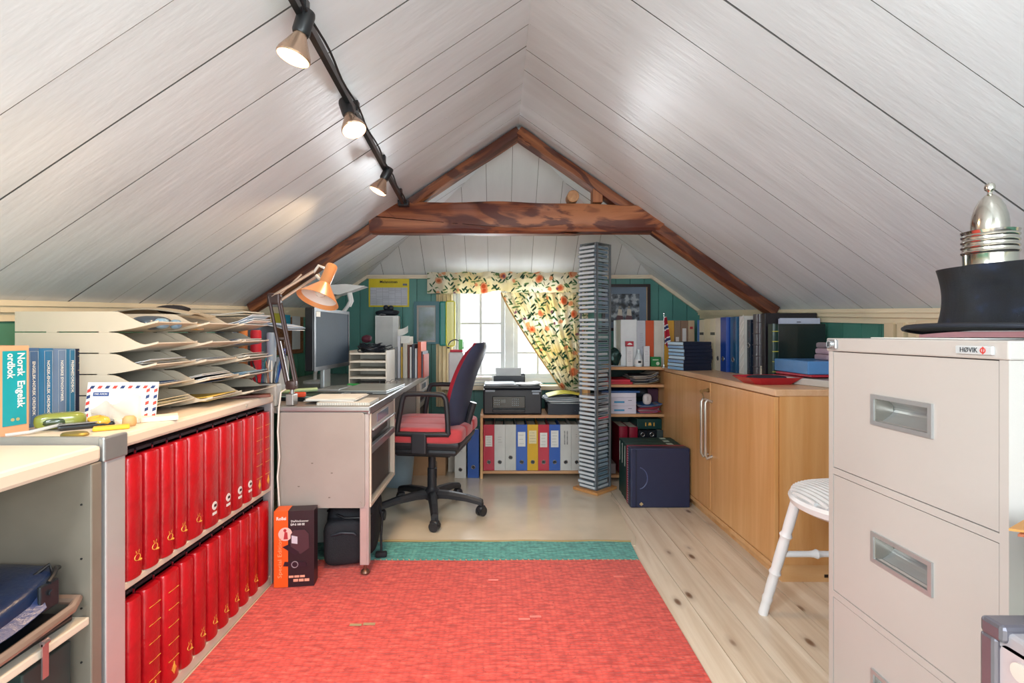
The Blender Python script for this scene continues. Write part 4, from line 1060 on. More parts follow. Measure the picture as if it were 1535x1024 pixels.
# on top of the top trays
zt = TZ + .004 + 4 * .0605
o = thing('spectacle_case', 'blue spectacles and black case in the top tray of the nearest stack', 'spectacle case', (-1.06, 1.56, zt + .006))
b = MB(); b.smooth = True; blob(b, (0, 0, .022), (.045, .055, .021), 2.6, .02, 22); b.build('case_body', mat('#3a4652', rough=.3, coat=.3), o)
b = MB(); blob(b, (.045, -.02, .020), (.018, .022, .016), 2.5, n=16); blob(b, (.055, .03, .018), (.014, .02, .015), 2.5, n=16); b.build('case_lining', mat('#7fa0b8', rough=.3), o)
o = MB(); blob(o, (0, 0, .022), (.075, .045, .020), 2.4, .05, 26, None, 4); blob(o, (-.10, .01, .018), (.05, .04, .017), 2.4, .05, 20, None, 5)
tag(o.build('black_beret', mat('#1c1a1c', rough=.8, bump=.3), loc=(-1.215, 1.56, zt + .004)), 'dark crumpled cloth cap on the top tray of the nearest stack', 'cap')
o = MB(); o.smooth = True; o.grid(lambda u, v: (.30 * u, .155 * v, .012 + .016 * sin(pi * u) + .006 * sin(2 * pi * v) + .014 * u * (1 - u)), 16, 10, thick=.004)
tag(o.build('cloth_napkin', mat('#a99f8d', rough=.85, bump=.3), loc=(-1.31, 1.67, zt + .046)), 'taupe cloth draped over the top tray of the middle stack', 'cloth')
o = MB(); blob(o, (0, 0, .014), (.055, .03, .015), 2.3, .06, 20, None, 8); tag(o.build('glove', mat('#201c20', rough=.8), loc=(-1.12, 1.755, zt + .064)), 'small dark glove on the cloth over the middle tray stack', 'glove')
o = MB(); o.box(0, .13, 0, .035, 0, .018, bev=.002); o.box(.10, .14, .004, .03, .0182, .021)
tag(o.build('wooden_ruler_box', wood('#a9713f', '#d09a5e', axis=0, scale=5), loc=(-1.13, 1.70, zt + .007)), 'small wooden box poking out of the top middle tray', 'box')
papers('white and pale blue leaflets fanned out of the top tray of the farthest stack', -1.20, -.905, 1.865, 2.03, zt + .012, 6, 21, tip=.035, colors=('#f0efec', '#c8d6ea', '#dfe8f2'))
papers('long pale sheets lying over the top tray of the farthest stack', -1.33, -.93, 1.865, 2.03, zt + .058, 4, 22, tip=.012, colors=('#b3a996', '#cdc5b4', '#e9e6df'))
# airmail envelope and clutter in front of the trays
o = thing('airmail_envelope', 'airmail envelope with red and blue edge stripes leaning on the bottom tray', 'envelope', (-1.150, 1.415, TZ), rot=(R(-9), 0, R(3)))
MB().box(0, .192, 0, .0022, 0, .106).build('envelope_paper', PAPER, o)
b = MB(); n_ = 0
for i in range(9): b.m(i % 2).prism([(.006 + i * .0205, .088), (.016 + i * .0205, .088), (.021 + i * .0205, .096), (.011 + i * .0205, .096)], -.0006, 0, 'xz')
for x0 in (.0, .160, .181):
    for i in range(5): b.m((i + 1) % 2).prism([(x0 + .001, .006 + i * .0175), (x0 + .010, .010 + i * .0175), (x0 + .010, .019 + i * .0175), (x0 + .001, .015 + i * .0175)], -.0006, 0, 'xz')
b.build('stripe_border', [mat('#2b3f72'), mat('#d94a40')], o)
MB().box(.018, .060, -.0007, -.0001, .067, .078).build('airmail_sticker', mat('#274b8e'), o); text('PAR AVION', .008, WHT, o, (.039, -.001, .0725), '-y', fitw=.034)
o = MB(); o.smooth = True; o.grid(lambda u, v: (.13 * u + .02 * v, .03 - .03 * v + .01 * sin(9 * u), .002 + .075 * v * (.6 + .4 * u) + .008 * sin(11 * u + 5 * v)), 18, 12, thick=.0006)
tag(o.build('clear_plastic_bag', clearmat('#efe6da', .42, .25), loc=(-1.095, 1.345, TZ)), 'crumpled clear plastic bag in front of the airmail envelope', 'plastic bag')
o = MB(); o.rbox(0, .15, 0, .055, 0, .012, .001); tag(o.build('white_card_box', mat('#efe4d0', rough=.6), loc=(-1.02, 1.345, TZ), rz=R(34)), 'flat white card box at the front edge before the airmail envelope', 'card box')
o = thing('green_spectacle_case', 'lime green translucent spectacle case on the shelf edge', 'spectacle case', (-1.115, 1.300, TZ), rz=R(40))
b = MB(); b.smooth = True; blob(b, (0, 0, .021), (.052, .026, .0205), 3.4, n=24); b.build('case_shell', mat('#868c38', rough=.2, coat=.5), o); b = MB(); blob(b, (-.010, -.0135, .019), (.030, .0150, .0150), 2.4, n=18); b.build('dark_lens', mat('#2f3d1c', rough=.1, coat=.8), o)
o = MB(); o.rbox(0, .115, 0, .030, 0, .013, .006); o.m(1).rbox(.002, .113, .002, .028, .0132, .0165, .0015)
tag(o.build('pen_case', [mat('#1a1c22', rough=.25, coat=.4), mat('#8f8e90', rough=.25, metal=.6)], loc=(-1.085, 1.255, TZ), rz=R(40)), 'slim black and silver pen case beside the green spectacle case', 'pen case')
o = MB(); o.smooth = True; o.lathe([(.001, 0), (.022, .0), (.023, .004), (.02, .008), (.001, .009)], n=24, sx=1.3); tag(o.build('brass_brooch', mat('#8f7b3c', rough=.35, metal=.6), loc=(-1.00, 1.205, TZ)), 'oval brass coin lying nearest on the shelf edge', 'brooch')
o = MB(); o.rbox(0, .075, 0, .028, 0, .010, .003); tag(o.build('yellow_marker_box', mat('#e6b52a', rough=.4), loc=(-.995, 1.25, TZ), rz=R(35)), 'flat yellow packet in front of the black pen case', 'packet')
o = MB(); o.smooth = True; o.lathe([(.001, 0), (.013, 0), (.016, .006), (.015, .020), (.010, .026), (.001, .027)], n=20); tag(o.build('cork_stopper', mat('#c9a06a', rough=.6), loc=(-.965, 1.335, TZ)), 'small tan bottle cork by the flat white card box', 'cork')
o = MB(); blob(o, (0, 0, .014), (.026, .02, .014), 2.2, .1, 20, None, 3); tag(o.build('amber_trinket', mat('#e0a432', rough=.2, coat=.6), loc=(-1.035, 1.325, TZ)), 'amber yellow trinket inside the plastic bag', 'trinket')
o = MB(); o.smooth = True; o.tube([(0, 0, .004), (.03, .03, .006), (.05, .08, .012), (.06, .13, .02)], .004, 8); tag(o.build('plastic_strap', clearmat('#d6d8da', .6, .2), loc=(-1.15, 1.19, TZ)), 'transparent plastic strap curling before the peach dictionary', 'strap')
o = MB(); o.rbox(0, .17, 0, .055, 0, .010, .002); tag(o.build('brown_leather_sleeve', mat('#6d3a2b', rough=.5, bump=.2), loc=(-1.02, 1.87, TZ + .00), rz=R(24)), 'brown leather sleeve lying under the farthest tray stack', 'sleeve')
for i, (dx, dy, a) in enumerate(((-.1, .0, 0),)):
    pass

# ================================================================= behind the trays: pen holder, rolls, papers at the desk's near end
DT = .6985
o = thing('pen_holder', 'grey pen holder crammed with pens at the shelf end', 'pen holder', (-.965, 2.115, DT))
b = MB(); b.rbox(-.05, .055, -.022, .03, .0, .095, .008); b.m(1).box(-.043, .048, -.015, .023, .0955, .0965); b.build('holder_body', [mat('#b9b6b2', rough=.4), BLACK], o)
for i, (dx, dy, hh, tl, c_, nm) in enumerate(((-.035, 0, .14, -.02, '#262a30', 'black'), (-.02, .008, .155, .02, '#2d7f86', 'teal'), (-.008, -.005, .135, .0, '#1f3560', 'navy'), (.004, .006, .145, .01, '#e5e2dc', 'white'), (.014, -.004, .14, -.01, '#8c5a3a', 'brown'), (.024, .004, .142, .0, '#e9e6e0', 'cream'), (.034, -.003, .138, .01, '#1c1f26', 'dark'), (.042, .006, .15, .02, '#2a5a8a', 'steel blue'))):
    p = MB(); p.tube([(0, 0, 0), (tl * .5, 0, hh * .8 - .05), (tl, 0, hh - .05)], [.004, .004, .0025], 8)
    tag(p.build('pen', mat(c_, rough=.3), loc=(-.965 + dx, 2.115 + dy, DT + .097)), f'{nm} pen standing in the grey pen holder', 'pen', 'pens in the grey holder')
p = MB(); p.smooth = True; p.tube([(0, 0, 0), (.012, 0, .05), (.03, 0, .11), (.034, 0, .14)], [.006, .006, .009, .006], 10); tag(p.build('blue_brush', mat('#2348b4', rough=.3), loc=(-.935, 2.15, .797)), 'bright blue plastic brush rising above the pen holder', 'brush')
for i, (px, py, rr, hh, c_, lb, nm) in enumerate(((-1.10, 2.20, .018, .34, '#d88a4a', 'orange rolled paper tube behind the tray stacks', 'paper_roll'), (-1.045, 2.20, .022, .31, '#c81f35', 'red rolled tube standing behind the tray stacks', 'paper_roll'), (-1.155, 2.20, .026, .33, '#aebfd4', 'pale blue rolled paper behind the tray stacks', 'paper_roll'), (-1.0, 2.25, .02, .30, '#9fb4cc', 'grey blue rolled paper next to the red tube', 'paper_roll'))):
    p = MB(); p.smooth = True; p.lathe([(.001, 0), (rr, 0), (rr, hh), (rr * .8, hh + .006), (rr * .7, hh - .02), (.001, hh - .02)], n=20); tag(p.build(nm, mat(c_, rough=.5), loc=(px, py, DT)), lb, 'paper roll')
p = MB(); p.smooth = True; p.lathe([(.001, 0), (.020, 0), (.021, .10), (.012, .115), (.001, .116)], n=18); tag(p.build('maroon_bottle', mat('#5a1f26', rough=.3, coat=.4), loc=(-1.035, 2.118, DT)), 'small maroon bottle left of the pen holder', 'bottle')
p = MB(); blob(p, (0, 0, .0), (.026, .024, .026), 2, .06, 20, None, 3); tag(p.build('sponge_ball', mat('#d9cdb4', rough=.8), loc=(-1.035, 2.118, DT + .14)), 'cream cloth ball on top of the maroon bottle', 'cloth ball')
papers('pale blue papers jutting out over the rolled tubes', -1.22, -.93, 2.24, 2.46, 1.04, 5, 31, tip=-.03, colors=('#cdd9ea', '#9db8dc', '#e9eef4'))
bx = MB(); bx.rbox(0, .20, 0, .16, 0, .335, .003); tag(bx.build('archive_box', mat('#7a8a9a', rough=.6), loc=(-1.26, 2.27, DT)), 'blue grey magazine box behind the paper rolls', 'magazine box')
for i in range(9):
    c_ = ['#dfe4ea', '#3c6a9c', '#efe9dc', '#8ab0c8', '#f2f2ee', '#4b7a5a', '#c9d3de', '#e7c86a', '#d6e0ea'][i]
    lbc = ['white', 'dark blue', 'cream', 'sky blue', 'bright white', 'green', 'grey blue', 'yellow', 'pale blue'][i]
    p = MB(); p.box(0, .012, 0, .12, 0, .15 + .02 * (i % 3)); tag(p.build('booklet', mat(c_, rough=.6), loc=(-1.15 + i * .0135, 2.40 + .01 * (i % 2), DT), rz=R(2)), f'{lbc} booklet upright behind the architect lamp', 'booklet', 'booklets behind the architect lamp')

# ================================================================= desk lamp (architect's)
lp = thing('architect_lamp', 'jointed architect desk lamp with peach orange cone shade', 'desk lamp', (-.862, 2.125, DT))
LPB = mat('#4a3836', rough=.35, var=.1, metal=.3); LPO = mat('#e0955c', rough=.3, coat=.4, var=.05)
b = MB(); b.rbox(-.016, .016, -.02, .03, .0035, .05, .004); b.tube([(0, .01, .05), (0, .01, .085)], .008, 10); b.build('clamp', mat('#a9a7a6', rough=.35, metal=.6), lp)
b = MB(); b.smooth = True; b.rbox(-.022, .020, -.012, .026, .068, .105, .006); b.build('swivel', LPB, lp)
def bar(mb, p, q, r): mb.tube([p, q], r, 8)
E1 = Vector((-.075, .01, .455)); b = MB(); bar(b, (-.018, -.004, .09), (-.092, -.004, .455), .0072); bar(b, (.016, .018, .09), (-.052, .018, .430), .0072); bar(b, (.016, -.004, .09), (-.052, -.004, .430), .0055); b.build('lower_arm', LPB, lp)
b = MB(); b.smooth = True; b.tube([(-.030 + .003 * cos(t), .006 + .003 * sin(t), .16 + .0013 * t) for t in range(0, 100)], .0012, 4); bar(b, (-.062, .007, .28), (-.028, .007, .28), .005); bar(b, (-.048, .007, .27), (-.012, .007, .10), .0045); b.build('tension_spring', mat('#9a9290', rough=.3, metal=.8), lp)
b = MB(); b.rbox(-.100, -.045, -.010, .022, .422, .470, .008); b.build('elbow_joint', LPB, lp)
b = MB(); bar(b, (-.078, -.004, .455), (.095, -.004, .560), .0065); bar(b, (-.060, .016, .435), (.112, .016, .548), .0065); bar(b, (-.07, .006, .445), (.04, .006, .548), .0038); b.build('upper_arm', mat('#c9b2a2', rough=.3, metal=.5), lp)
b = MB(); b.smooth = True; b.tube([(.09, .006, .555), (.112, .006, .585), (.135, .006, .575)], .006, 8); b.tube([(.10, .006, .545), (.125, .006, .52), (.145, .006, .515)], .006, 8); b.build('shade_bracket', mat('#e2d8cf', rough=.3), lp)
sh = MB(); sh.smooth = True
ax = Matrix.Translation((.162, .006, .570)) @ Matrix.Rotation(R(14), 4, 'Y') @ Matrix.Rotation(R(-24), 4, 'X')
sh.lathe([(.0215, .018), (.024, .012), (.0235, -.072), (.030, -.080), (.086, -.150), (.0845, -.151), (.028, -.083), (.0215, -.074), (.0215, .006), (.001, .006)], n=36, mtx=ax, caps=False)
so = sh.build('shade', LPO, lp); b = MB(); b.smooth = True; b.lathe([(.0835, -.1495), (.0275, -.0835), (.0205, -.072), (.001, -.071)], n=36, mtx=ax, caps=False); b.build('shade_lining', mat('#e9dfd8', rough=.4), so)
b = MB(); b.smooth = True; b.lathe([(.001, -.135), (.018, -.128), (.026, -.108), (.02, -.085), (.013, -.072)], n=20, mtx=ax, caps=False); b.build('bulb', mat('#f2efe8', rough=.15), so)

# monitor
mo = thing('computer_monitor', 'black flat computer monitor on the desk with pale sticker on screen corner', 'monitor', (-.905, 2.50, DT), rz=R(-3))
b = MB(); b.rbox(-.045, 0, 0, .50, .115, .430, .006); b.build('monitor_case', mat('#15181d', rough=.35), mo)
b = MB(); b.box(.0002, .004, 0, .50, .115, .135); b.box(.0002, .004, 0, .50, .413, .430); b.box(.0002, .004, 0, .018, .135, .413); b.box(.0002, .004, .482, .50, .135, .413); b.build('bezel', mat('#2b3038', rough=.3), mo)
MB().box(.0002, .0015, .018, .482, .135, .413).build('screen', mat('#152c42', rough=.5, var=.15, vs=3, spec=.2), mo)
MB().box(.0042, .005, .022, .072, .385, .411).build('sticker', mat('#dfe9ec', rough=.5), mo)
b = MB(); b.rbox(-.06, .07, .15, .36, .0, .012, .004); b.rbox(-.055, -.03, .21, .30, .012, .18, .006); b.build('stand', mat('#b5bcc0', rough=.3, metal=.4), mo)
b = MB(); b.rbox(-.085, -.047, .1, .42, .16, .36, .01); b.build('rear_housing', BLACK, mo)

# things on the desk top
o = thing('spiral_notebook', 'white spiral notebook on the near end of the desk', 'notebook', (-.845, 2.115, DT))
for i in range(1): pass
b = MB(); b.box(.085, .305, .02, .19, .0005, .011); b.m(1).box(.085, .306, .02, .191, .011, .0122); b.build('pages', [PAPER, mat('#dcdcd8', rough=.4)], o)
b = MB(); b.smooth = True
for i in range(30): b.tube([(.089 + i * .0073, .020 + .005 * cos(a), .0065 + .006 * sin(a)) for a in [k * pi / 3 for k in range(6)]], .0008, 4, closed=True)
b.build('wire_binding', mat('#8d8f92', rough=.3, metal=.8), o)
o = papers('loose white sheets under the desk lamp clamp', -.83, -.60, 2.16, 2.36, DT, 5, 41, colors=('#efeee8', '#dfe2e4'), tip=.0)
o.location.z += .0135; o.location.x += .0; o.location.y += .0
o = thing('silver_laptop', 'closed silver laptop on the desk', 'laptop', (-.80, 2.53, DT), rz=R(-4))
b = MB(); b.rbox(0, .25, 0, .36, .001, .012, .004); b.build('laptop_base', mat('#8f9698', rough=.35, metal=.5), o); b = MB(); b.rbox(0, .25, 0, .36, .0125, .020, .0035); b.build('laptop_lid', mat('#b4bdbd', rough=.3, metal=.5), o)
b = MB(); b.box(-.0008, 0, .11, .17, .004, .009); b.box(.07, .18, -.0008, 0, .004, .009); b.build('side_port', BLACK, o)
o = thing('dark_ring_file', 'dark green ring file with a pale strip lying in front of the monitor', 'file', (-1.10, 2.30, DT), rz=R(-8))
b = MB(); b.rbox(0, .33, 0, .22, 0, .016, .003); b.build('file_cover', mat('#1d2a2c', rough=.35), o); MB().box(.02, .31, .006, .03, .0165, .018).build('pale_strip', mat('#8fb7bd', rough=.4), o)
b = MB(); b.smooth = True; b.tube([(0, 0, .011), (.07, .07, .012), (.14, .12, .012)], .010, 10); tag(b.build('rolled_chart', mat('#b9d2a0', rough=.5), loc=(-1.02, 2.36, DT + .018)), 'small pale green paper roll on the dark ring file', 'paper roll')
o = MB(); o.rbox(0, .070, 0, .022, 0, .022, .006); tag(o.build('orange_stapler', mat('#e2502a', rough=.35), loc=(-.92, 2.24, DT + .02), rz=R(12)), 'orange stapler lying beside the lamp', 'stapler')
o = MB(); o.rbox(0, .06, 0, .02, 0, .016, .005); tag(o.build('orange_marker', mat('#e8602a', rough=.35), loc=(-.835, 2.395, DT), rz=R(6)), 'short orange marker in front of the stapler', 'marker')
o = MB(); o.rbox(0, .09, 0, .03, 0, .014, .005); tag(o.build('green_marker', mat('#3fae5c', rough=.35), loc=(-.87, 2.93, DT), rz=R(-14)), 'bright green marker in front of the far letter tray', 'marker')
for i, (c_, n_, x_) in enumerate((('#6a4d7a', 'purple', -.79), ('#c94a4a', 'red', -.765), ('#c9a58a', 'tan', -.73))):
    o = MB(); o.smooth = True; o.tube([(0, 0, .006), (.03, .05, .006)], .0058, 8); tag(o.build('felt_pen', mat(c_, rough=.4), loc=(x_, 2.93, DT)), f'{n_} felt pen lying before the far letter tray', 'pen')
b = MB(); b.smooth = True
for s_ in (-1, 1): b.tube([(s_ * .03 + .02 * cos(a), 0, .018 + .016 * sin(a)) for a in [k * pi / 7 for k in range(14)]], .0013, 5, closed=True)
b.tube([(-.01, 0, .02), (0, 0, .023), (.01, 0, .02)], .0013, 5); b.tube([(-.05, 0, .025), (-.05, .10, .018)], .0012, 5); b.tube([(.05, 0, .025), (.05, .10, .018)], .0012, 5)
tag(b.build('reading_glasses', mat('#5a5a60', rough=.3, metal=.6), loc=(-.64, 2.97, DT)), 'wire reading glasses lying on the desk by the far tray', 'glasses')
# far white letter tray tower with cables
o = thing('letter_tray_tower', 'white four-tier letter tray on the desk below the black cables', 'letter tray', (-.885, 3.02, DT))
b = MB(); b.box(0, .006, 0, .24, 0, .20); b.box(.218, .224, 0, .24, 0, .20); b.box(.006, .218, .234, .24, .0, .19); b.build('side_frame', mat('#dfd8cb', rough=.45), o)
for i in range(4): b = MB(); b.box(.006, .218, 0, .234, .035 + i * .048, .039 + i * .048); b.box(.006, .218, -.002, .002, .033 + i * .048, .043 + i * .048); b.build('tray_shelf', mat('#e6dfd2', rough=.45), o)
for i, (c_, l_) in enumerate((('#c9c1b4', 'cream'), ('#6f8f78', 'greenish'), ('#d8d2c6', 'white'))):
    papers(f'{l_} papers on the {["bottom", "second", "third"][i]} tier of the far white letter tray', -.874, -.672, 3.02, 3.22, DT + .0405 + i * .048, 3, 50 + i, colors=(c_, '#bdb7ac'), tip=0, th=.0014)
b = MB(); b.smooth = True; r = random.Random(12)
for k in range(16):
    ph = r.uniform(0, 6.28); a0, b0 = r.uniform(.05, .085), r.uniform(.04, .075); zz = r.uniform(.008, .050); cx, cy = r.uniform(-.012, .012), r.uniform(-.01, .01)
    b.tube([(cx + a0 * cos(t), cy + b0 * sin(t), zz + .010 * sin(2 * t + ph)) for t in [i * pi / 10 for i in range(20)]], .0034, 6, closed=True)
b.tube([(.07, 0, .03), (.12, -.01, .045), (.13, -.02, .03), (.105, -.03, .02)], .003, 6)
tag(b.build('coiled_cables', mat('#171d28', rough=.4), loc=(-.775, 3.13, DT + .186)), 'bundle of coiled black cables on top of the far letter tray', 'cables')
b = MB(); blob(b, (0, 0, 0), (.032, .03, .024), 2.2, .03, 22); tag(b.build('maroon_pouch', mat('#5a1f30', rough=.6), loc=(-.825, 3.20, DT + .268)), 'small maroon pouch on the cables', 'pouch')
# white speaker with stuff on top
o = thing('white_speaker', 'white rectangular loudspeaker standing behind the far letter tray', 'loudspeaker', (-.885, 3.665, DT + .18), rz=R(6))
b = MB(); b.rbox(0, .165, 0, .15, 0, .25, .004); b.build('speaker_cabinet', mat('#e8e8e6', rough=.45), o); MB().box(.008, .125, -.002, .0, .008, .242).build('speaker_grille', mat('#d4d4d2', rough=.8, bump=.4, bs=900), o)
b = MB(); b.rbox(-.02, .185, -.01, .165, 0, .18, .004); tag(b.build('storage_box', mat('#565d60', rough=.6), loc=(-.885, 3.655, DT), rz=R(4)), 'dark grey box carrying the white loudspeaker', 'box')
o = MB(); o.smooth = True; blob(o, (0, 0, .022), (.085, .05, .022), 2.6, .05, 26, None, 6); blob(o, (-.01, -.01, .058), (.02, .018, .02), 2.2, n=16); blob(o, (.027, -.01, .056), (.02, .018, .019), 2.2, n=16)
tag(o.build('black_binoculars', mat('#1d2430', rough=.5), loc=(-.81, 3.735, DT + .431)), 'black binoculars and strap lying on the white loudspeaker', 'binoculars')
o = MB(); o.smooth = True; o.tube([(0, 0, .004), (.02, -.008, .01), (.05, -.01, .006), (.03, .0, .012), (.0, .004, .010), (.06, .002, .012)], .004, 6); tag(o.build('silver_chain', mat('#b9bcc2', rough=.25, metal=.8), loc=(-.865, 3.70, DT + .431)), 'small silver chain in front of the binoculars', 'chain')
# magazines and folders standing on the desk's far end
mg = [(.0, .018, .20, '#b9b7b2', 'grey'), (.024, .016, .21, '#a8a9ab', 'dark grey'), (.045, .022, .285, '#e2e3ea', 'tall white'), (.072, .012, .21, '#d8b04a', 'mustard yellow'), (.088, .034, .28, '#d9cfc0', 'tall beige'), (.126, .014, .225, '#6b3a34', 'brown'),
      (.143, .012, .21, '#e8e6e2', 'short white'), (.160, .018, .23, '#4a4c58', 'slate'), (.182, .016, .20, '#cfd0d4', 'light grey'), (.205, .026, .245, '#d85a34', 'orange red'), (.234, .010, .18, '#5a5a66', 'thin dark'), (.246, .006, .16, '#c04a3a', 'thin red')]
for x_, w_, h_, c_, l_ in mg:
    o = MB(); w_ *= .84; o.m(0).box(0, w_, 0, .185, 0, h_); o.m(1).box(.0015, w_ - .0015, .002, .1856, .002, h_ - .0015 + .0018)
    tag(o.build('magazine_file', [mat(c_, rough=.5), PAGES], loc=(-.722 + x_ * .86, 3.46, DT), rz=R(-3)), f'{l_} folder in the row standing on the far desk end', 'folder', 'folders on the far desk end')
o = MB(); o.smooth = True; o.grid(lambda u, v: (.070 * u, .03 * u * (1 - u) * 4 * .5, .0 + .045 * v + .025 * u * u), 10, 6, thick=.0012); tag(o.build('curled_sheet', PAPER, loc=(-.690, 3.50, DT + .285)), 'curled white sheet rising from the folders', 'paper')
o = MB(); o.box(0, .060, 0, .004, 0, .050); tag(o.build('handwritten_card', PAPER, loc=(-.660, 3.452, DT + .235)), 'white note card on top of the beige folder', 'card')
# white long-armed wall lamp
o = thing('white_arm_lamp', 'white flat-headed arm lamp above the monitor', 'desk lamp', (-1.02, 3.12, DT))
LW = mat('#e6e7e6', rough=.3)
b = MB(); b.prism([(-.16, .56), (-.16, .585), (.10, .600), (.215, .588), (.15, .565), (.06, .535), (-.02, .545)], -.045, .045, 'xz'); b.build('lamp_head', LW, o)
b = MB(); b.smooth = True; b.tube([(.11, 0, .55), (.12, 0, .50), (.105, 0, .47)], .016, 10); b.tube([(.115, 0, .49), (.02, 0, .36), (-.08, 0, .20), (-.10, 0, .05), (-.10, 0, .002)], .011, 10); b.build('lamp_arm', LW, o); b = MB(); b.lathe([(.07, 0), (.07, .012), (.02, .02)], (-.10, 0, .0), 26); b.build('lamp_base', LW, o)
# corkboard on the left wall
cb_ = MB(); lwbox(cb_, 3.03, 3.68, .86, 1.135, .001, .010); cork = tag(cb_.build('cork_board', mat('#8a5a36', rough=.9, var=.35, vs=90, bump=.5, bs=300)), 'brown cork board with notes on the left wall', 'notice board')
for y0, y1, z0, z1, c_, l_ in ((3.06, 3.13, 1.03, 1.12, '#efeeea', 'white curled note pinned left on the cork board'), (3.20, 3.28, .98, 1.13, '#e6c98a', 'tan note pinned under the yellow one on the cork board'), (3.235, 3.36, 1.05, 1.13, '#d8cf3c', 'yellow note pinned on the cork board'), (3.365, 3.47, 1.04, 1.125, '#2b9fc0', 'turquoise note pinned on the cork board'), (3.50, 3.62, .89, 1.12, '#dcdfe0', 'large pale note pinned right on the cork board')):
    p = MB(); o_ = .016 if 'yellow note' in l_ else .012; lwbox(p, y0, y1, z0, z1, o_, o_ + .002); tag(p.build('pinned_note', mat(c_, rough=.6)), l_, 'note', 'notes on the cork board')
# yellow planner poster on the back wall
o = thing('wall_planner', 'yellow framed wall planner with a grey date grid', 'wall planner', (-1.002, DB - .008, 1.205))
MB().box(0, .313, 0, .006, 0, .220, bev=.002).build('planner_board', mat('#e6cf1c', rough=.4), o); MB().box(.012, .300, -.0012, -.0001, .012, .150).build('date_grid', mat('#c9cbd6', rough=.5), o)
text('Melanomen', .028, INK, o, (.155, -.002, .193), '-y', fitw=.135, bold=True)
b = MB()
for i in range(6): b.box(.012 + i * .048, .0128 + i * .048, -.002, -.0012, .012, .150)
r = random.Random(2)
for i in range(11):
    for k in range(6):
        if r.random() < .7: b.box(.014 + k * .048, .058 + k * .048, -.002, -.0012, .016 + i * .0123, .0172 + i * .0123)
b.box(.264, .298, -.002, -.0012, .165, .180); b.build('grid_lines', mat('#6a6c7c', rough=.6), o)
# picture and teal / yellow leaf beside the window
o = thing('blue_framed_picture', 'teal framed misty landscape picture left of the window', 'picture', (-.645, DB - .055, .92))
b = MB(); b.box(0, .022, 0, .05, 0, .325); b.box(.165, .195, 0, .05, 0, .325); b.box(.022, .165, 0, .05, 0, .014); b.box(.022, .165, 0, .05, .295, .325); b.build('frame', mat('#356d78', rough=.4), o)
MB().box(.022, .165, .006, .04, .014, .295).build('mount', mat('#b5aba4', rough=.6), o)
m, nt, b_ = newmat('misty'); co = coords(nt, (5, 5, 5)); n = N(nt, 'ShaderNodeTexNoise'); n.inputs['Scale'].default_value = 2.2; n.inputs['Detail'].default_value = 6; nt.links.new(co, n.inputs['Vector']); nt.links.new(ramp(nt, n.outputs[0], [(.3, '#5f7360'), (.5, '#7e8c8c'), (.7, '#8b9aa8')]), b_.inputs['Base Color']); b_.inputs['Roughness'].default_value = .15
MB().box(.036, .160, .003, .0059, .028, .280).build('painting', m, o)
b = MB(); b.rbox(0, .055, 0, .05, 0, .34, .012); tag(b.build('teal_portfolio', mat('#14827c', rough=.35), loc=(-.448, DB - .09, .905)), 'narrow teal portfolio standing between picture and window', 'portfolio')
o = thing('yellow_leaflet_holder', 'translucent yellow plastic frame hanging at the window casing', 'leaflet holder', (-.392, DB - .10, .905))
b = MB(); b.tube([(0, 0, .01), (0, 0, .33), (.008, 0, .338), (.055, 0, .338), (.063, 0, .33), (.063, 0, .01), (.055, 0, .0), (.008, 0, .0)], .005, 8, closed=True); b.build('frame_rim', mat('#d8d040', rough=.3), o)
MB().box(.004, .059, -.002, .002, .004, .334).build('frame_sheet', clearmat('#d9d67a', .55, .2), o)
# boxes in the window's left corner
o = thing('white_storage_tin', 'white tall canister with a red lid left of the window', 'canister', (-.305, 3.73, .62))
b = MB(); b.rbox(-.055, .055, -.055, .055, -.01, .245, .010); b.build('tin_body', mat('#d9d9da', rough=.35), o); b = MB(); b.rbox(-.045, .050, -.05, .05, .2455, .262, .007); b.build('tin_lid', mat('#d2344a', rough=.35), o)
b = MB(); b.rbox(-.362, -.245, 3.675, 3.795, .0, .609, .004); tag(b.build('narrow_cabinet', mat('#cfc8bd', rough=.5), loc=(0, 0, 0)), 'narrow off-white cabinet below the canister by the window', 'cabinet')
b = MB(); b.smooth = True; b.tube([(.052 * cos(a), 0, .052 * sin(a)) for a in [R(10 + 16 * i) for i in range(11)]], .0045, 8); b.tube([(.05, 0, .0), (.05, 0, -.012)], .010, 10); b.tube([(-.05, 0, .0), (-.05, 0, -.012)], .010, 10); tag(b.build('headband', mat('#2c3644', rough=.4), loc=(-.315, 3.745, .902)), 'dark headphone band resting on the red-lidded canister', 'headphones')
b = MB(); b.rbox(0, .030, 0, .012, 0, .075, .003); b.rbox(.033, .038, 0, .010, .0, .06, .001); tag(b.build('green_clip', mat('#58c24c', rough=.35), loc=(-.288, 3.70, .8825)), 'light green plastic clip on the red lid', 'clip')
# printer
PRB = mat('#0e1420', rough=.3, var=.05, bump=.03, bs=500)
o = thing('printer', 'black multifunction inkjet printer on the low bookcase', 'printer', (-.105, 3.515, .4405))
b = MB(); b.rbox(0, .405, 0, .27, 0, .175, .010); b.rbox(.004, .401, .004, .266, .175, .200, .008); b.build('printer_body', PRB, o)
b = MB(); b.rbox(.065, .290, -.010, -.0005, .045, .128, .004); pnl = b.build('control_panel', mat('#0f141c', rough=.2, coat=.4), o)
b = MB(); b.box(.125, .155, -.0115, -.0102, .082, .106); b.build('display', mat('#27323d', rough=.1, coat=.5), pnl)
b = MB()
for i in range(4):
    for j in range(4): b.box(.200 + i * .013, .206 + i * .013, -.0112, -.0102, .064 + j * .014, .069 + j * .014)
for i in range(3):
    for j in range(3): b.box(.080 + i * .014, .085 + i * .014, -.0112, -.0102, .068 + j * .015, .073 + j * .015)
b.build('button_pad', mat('#8f98a2', rough=.4), pnl)
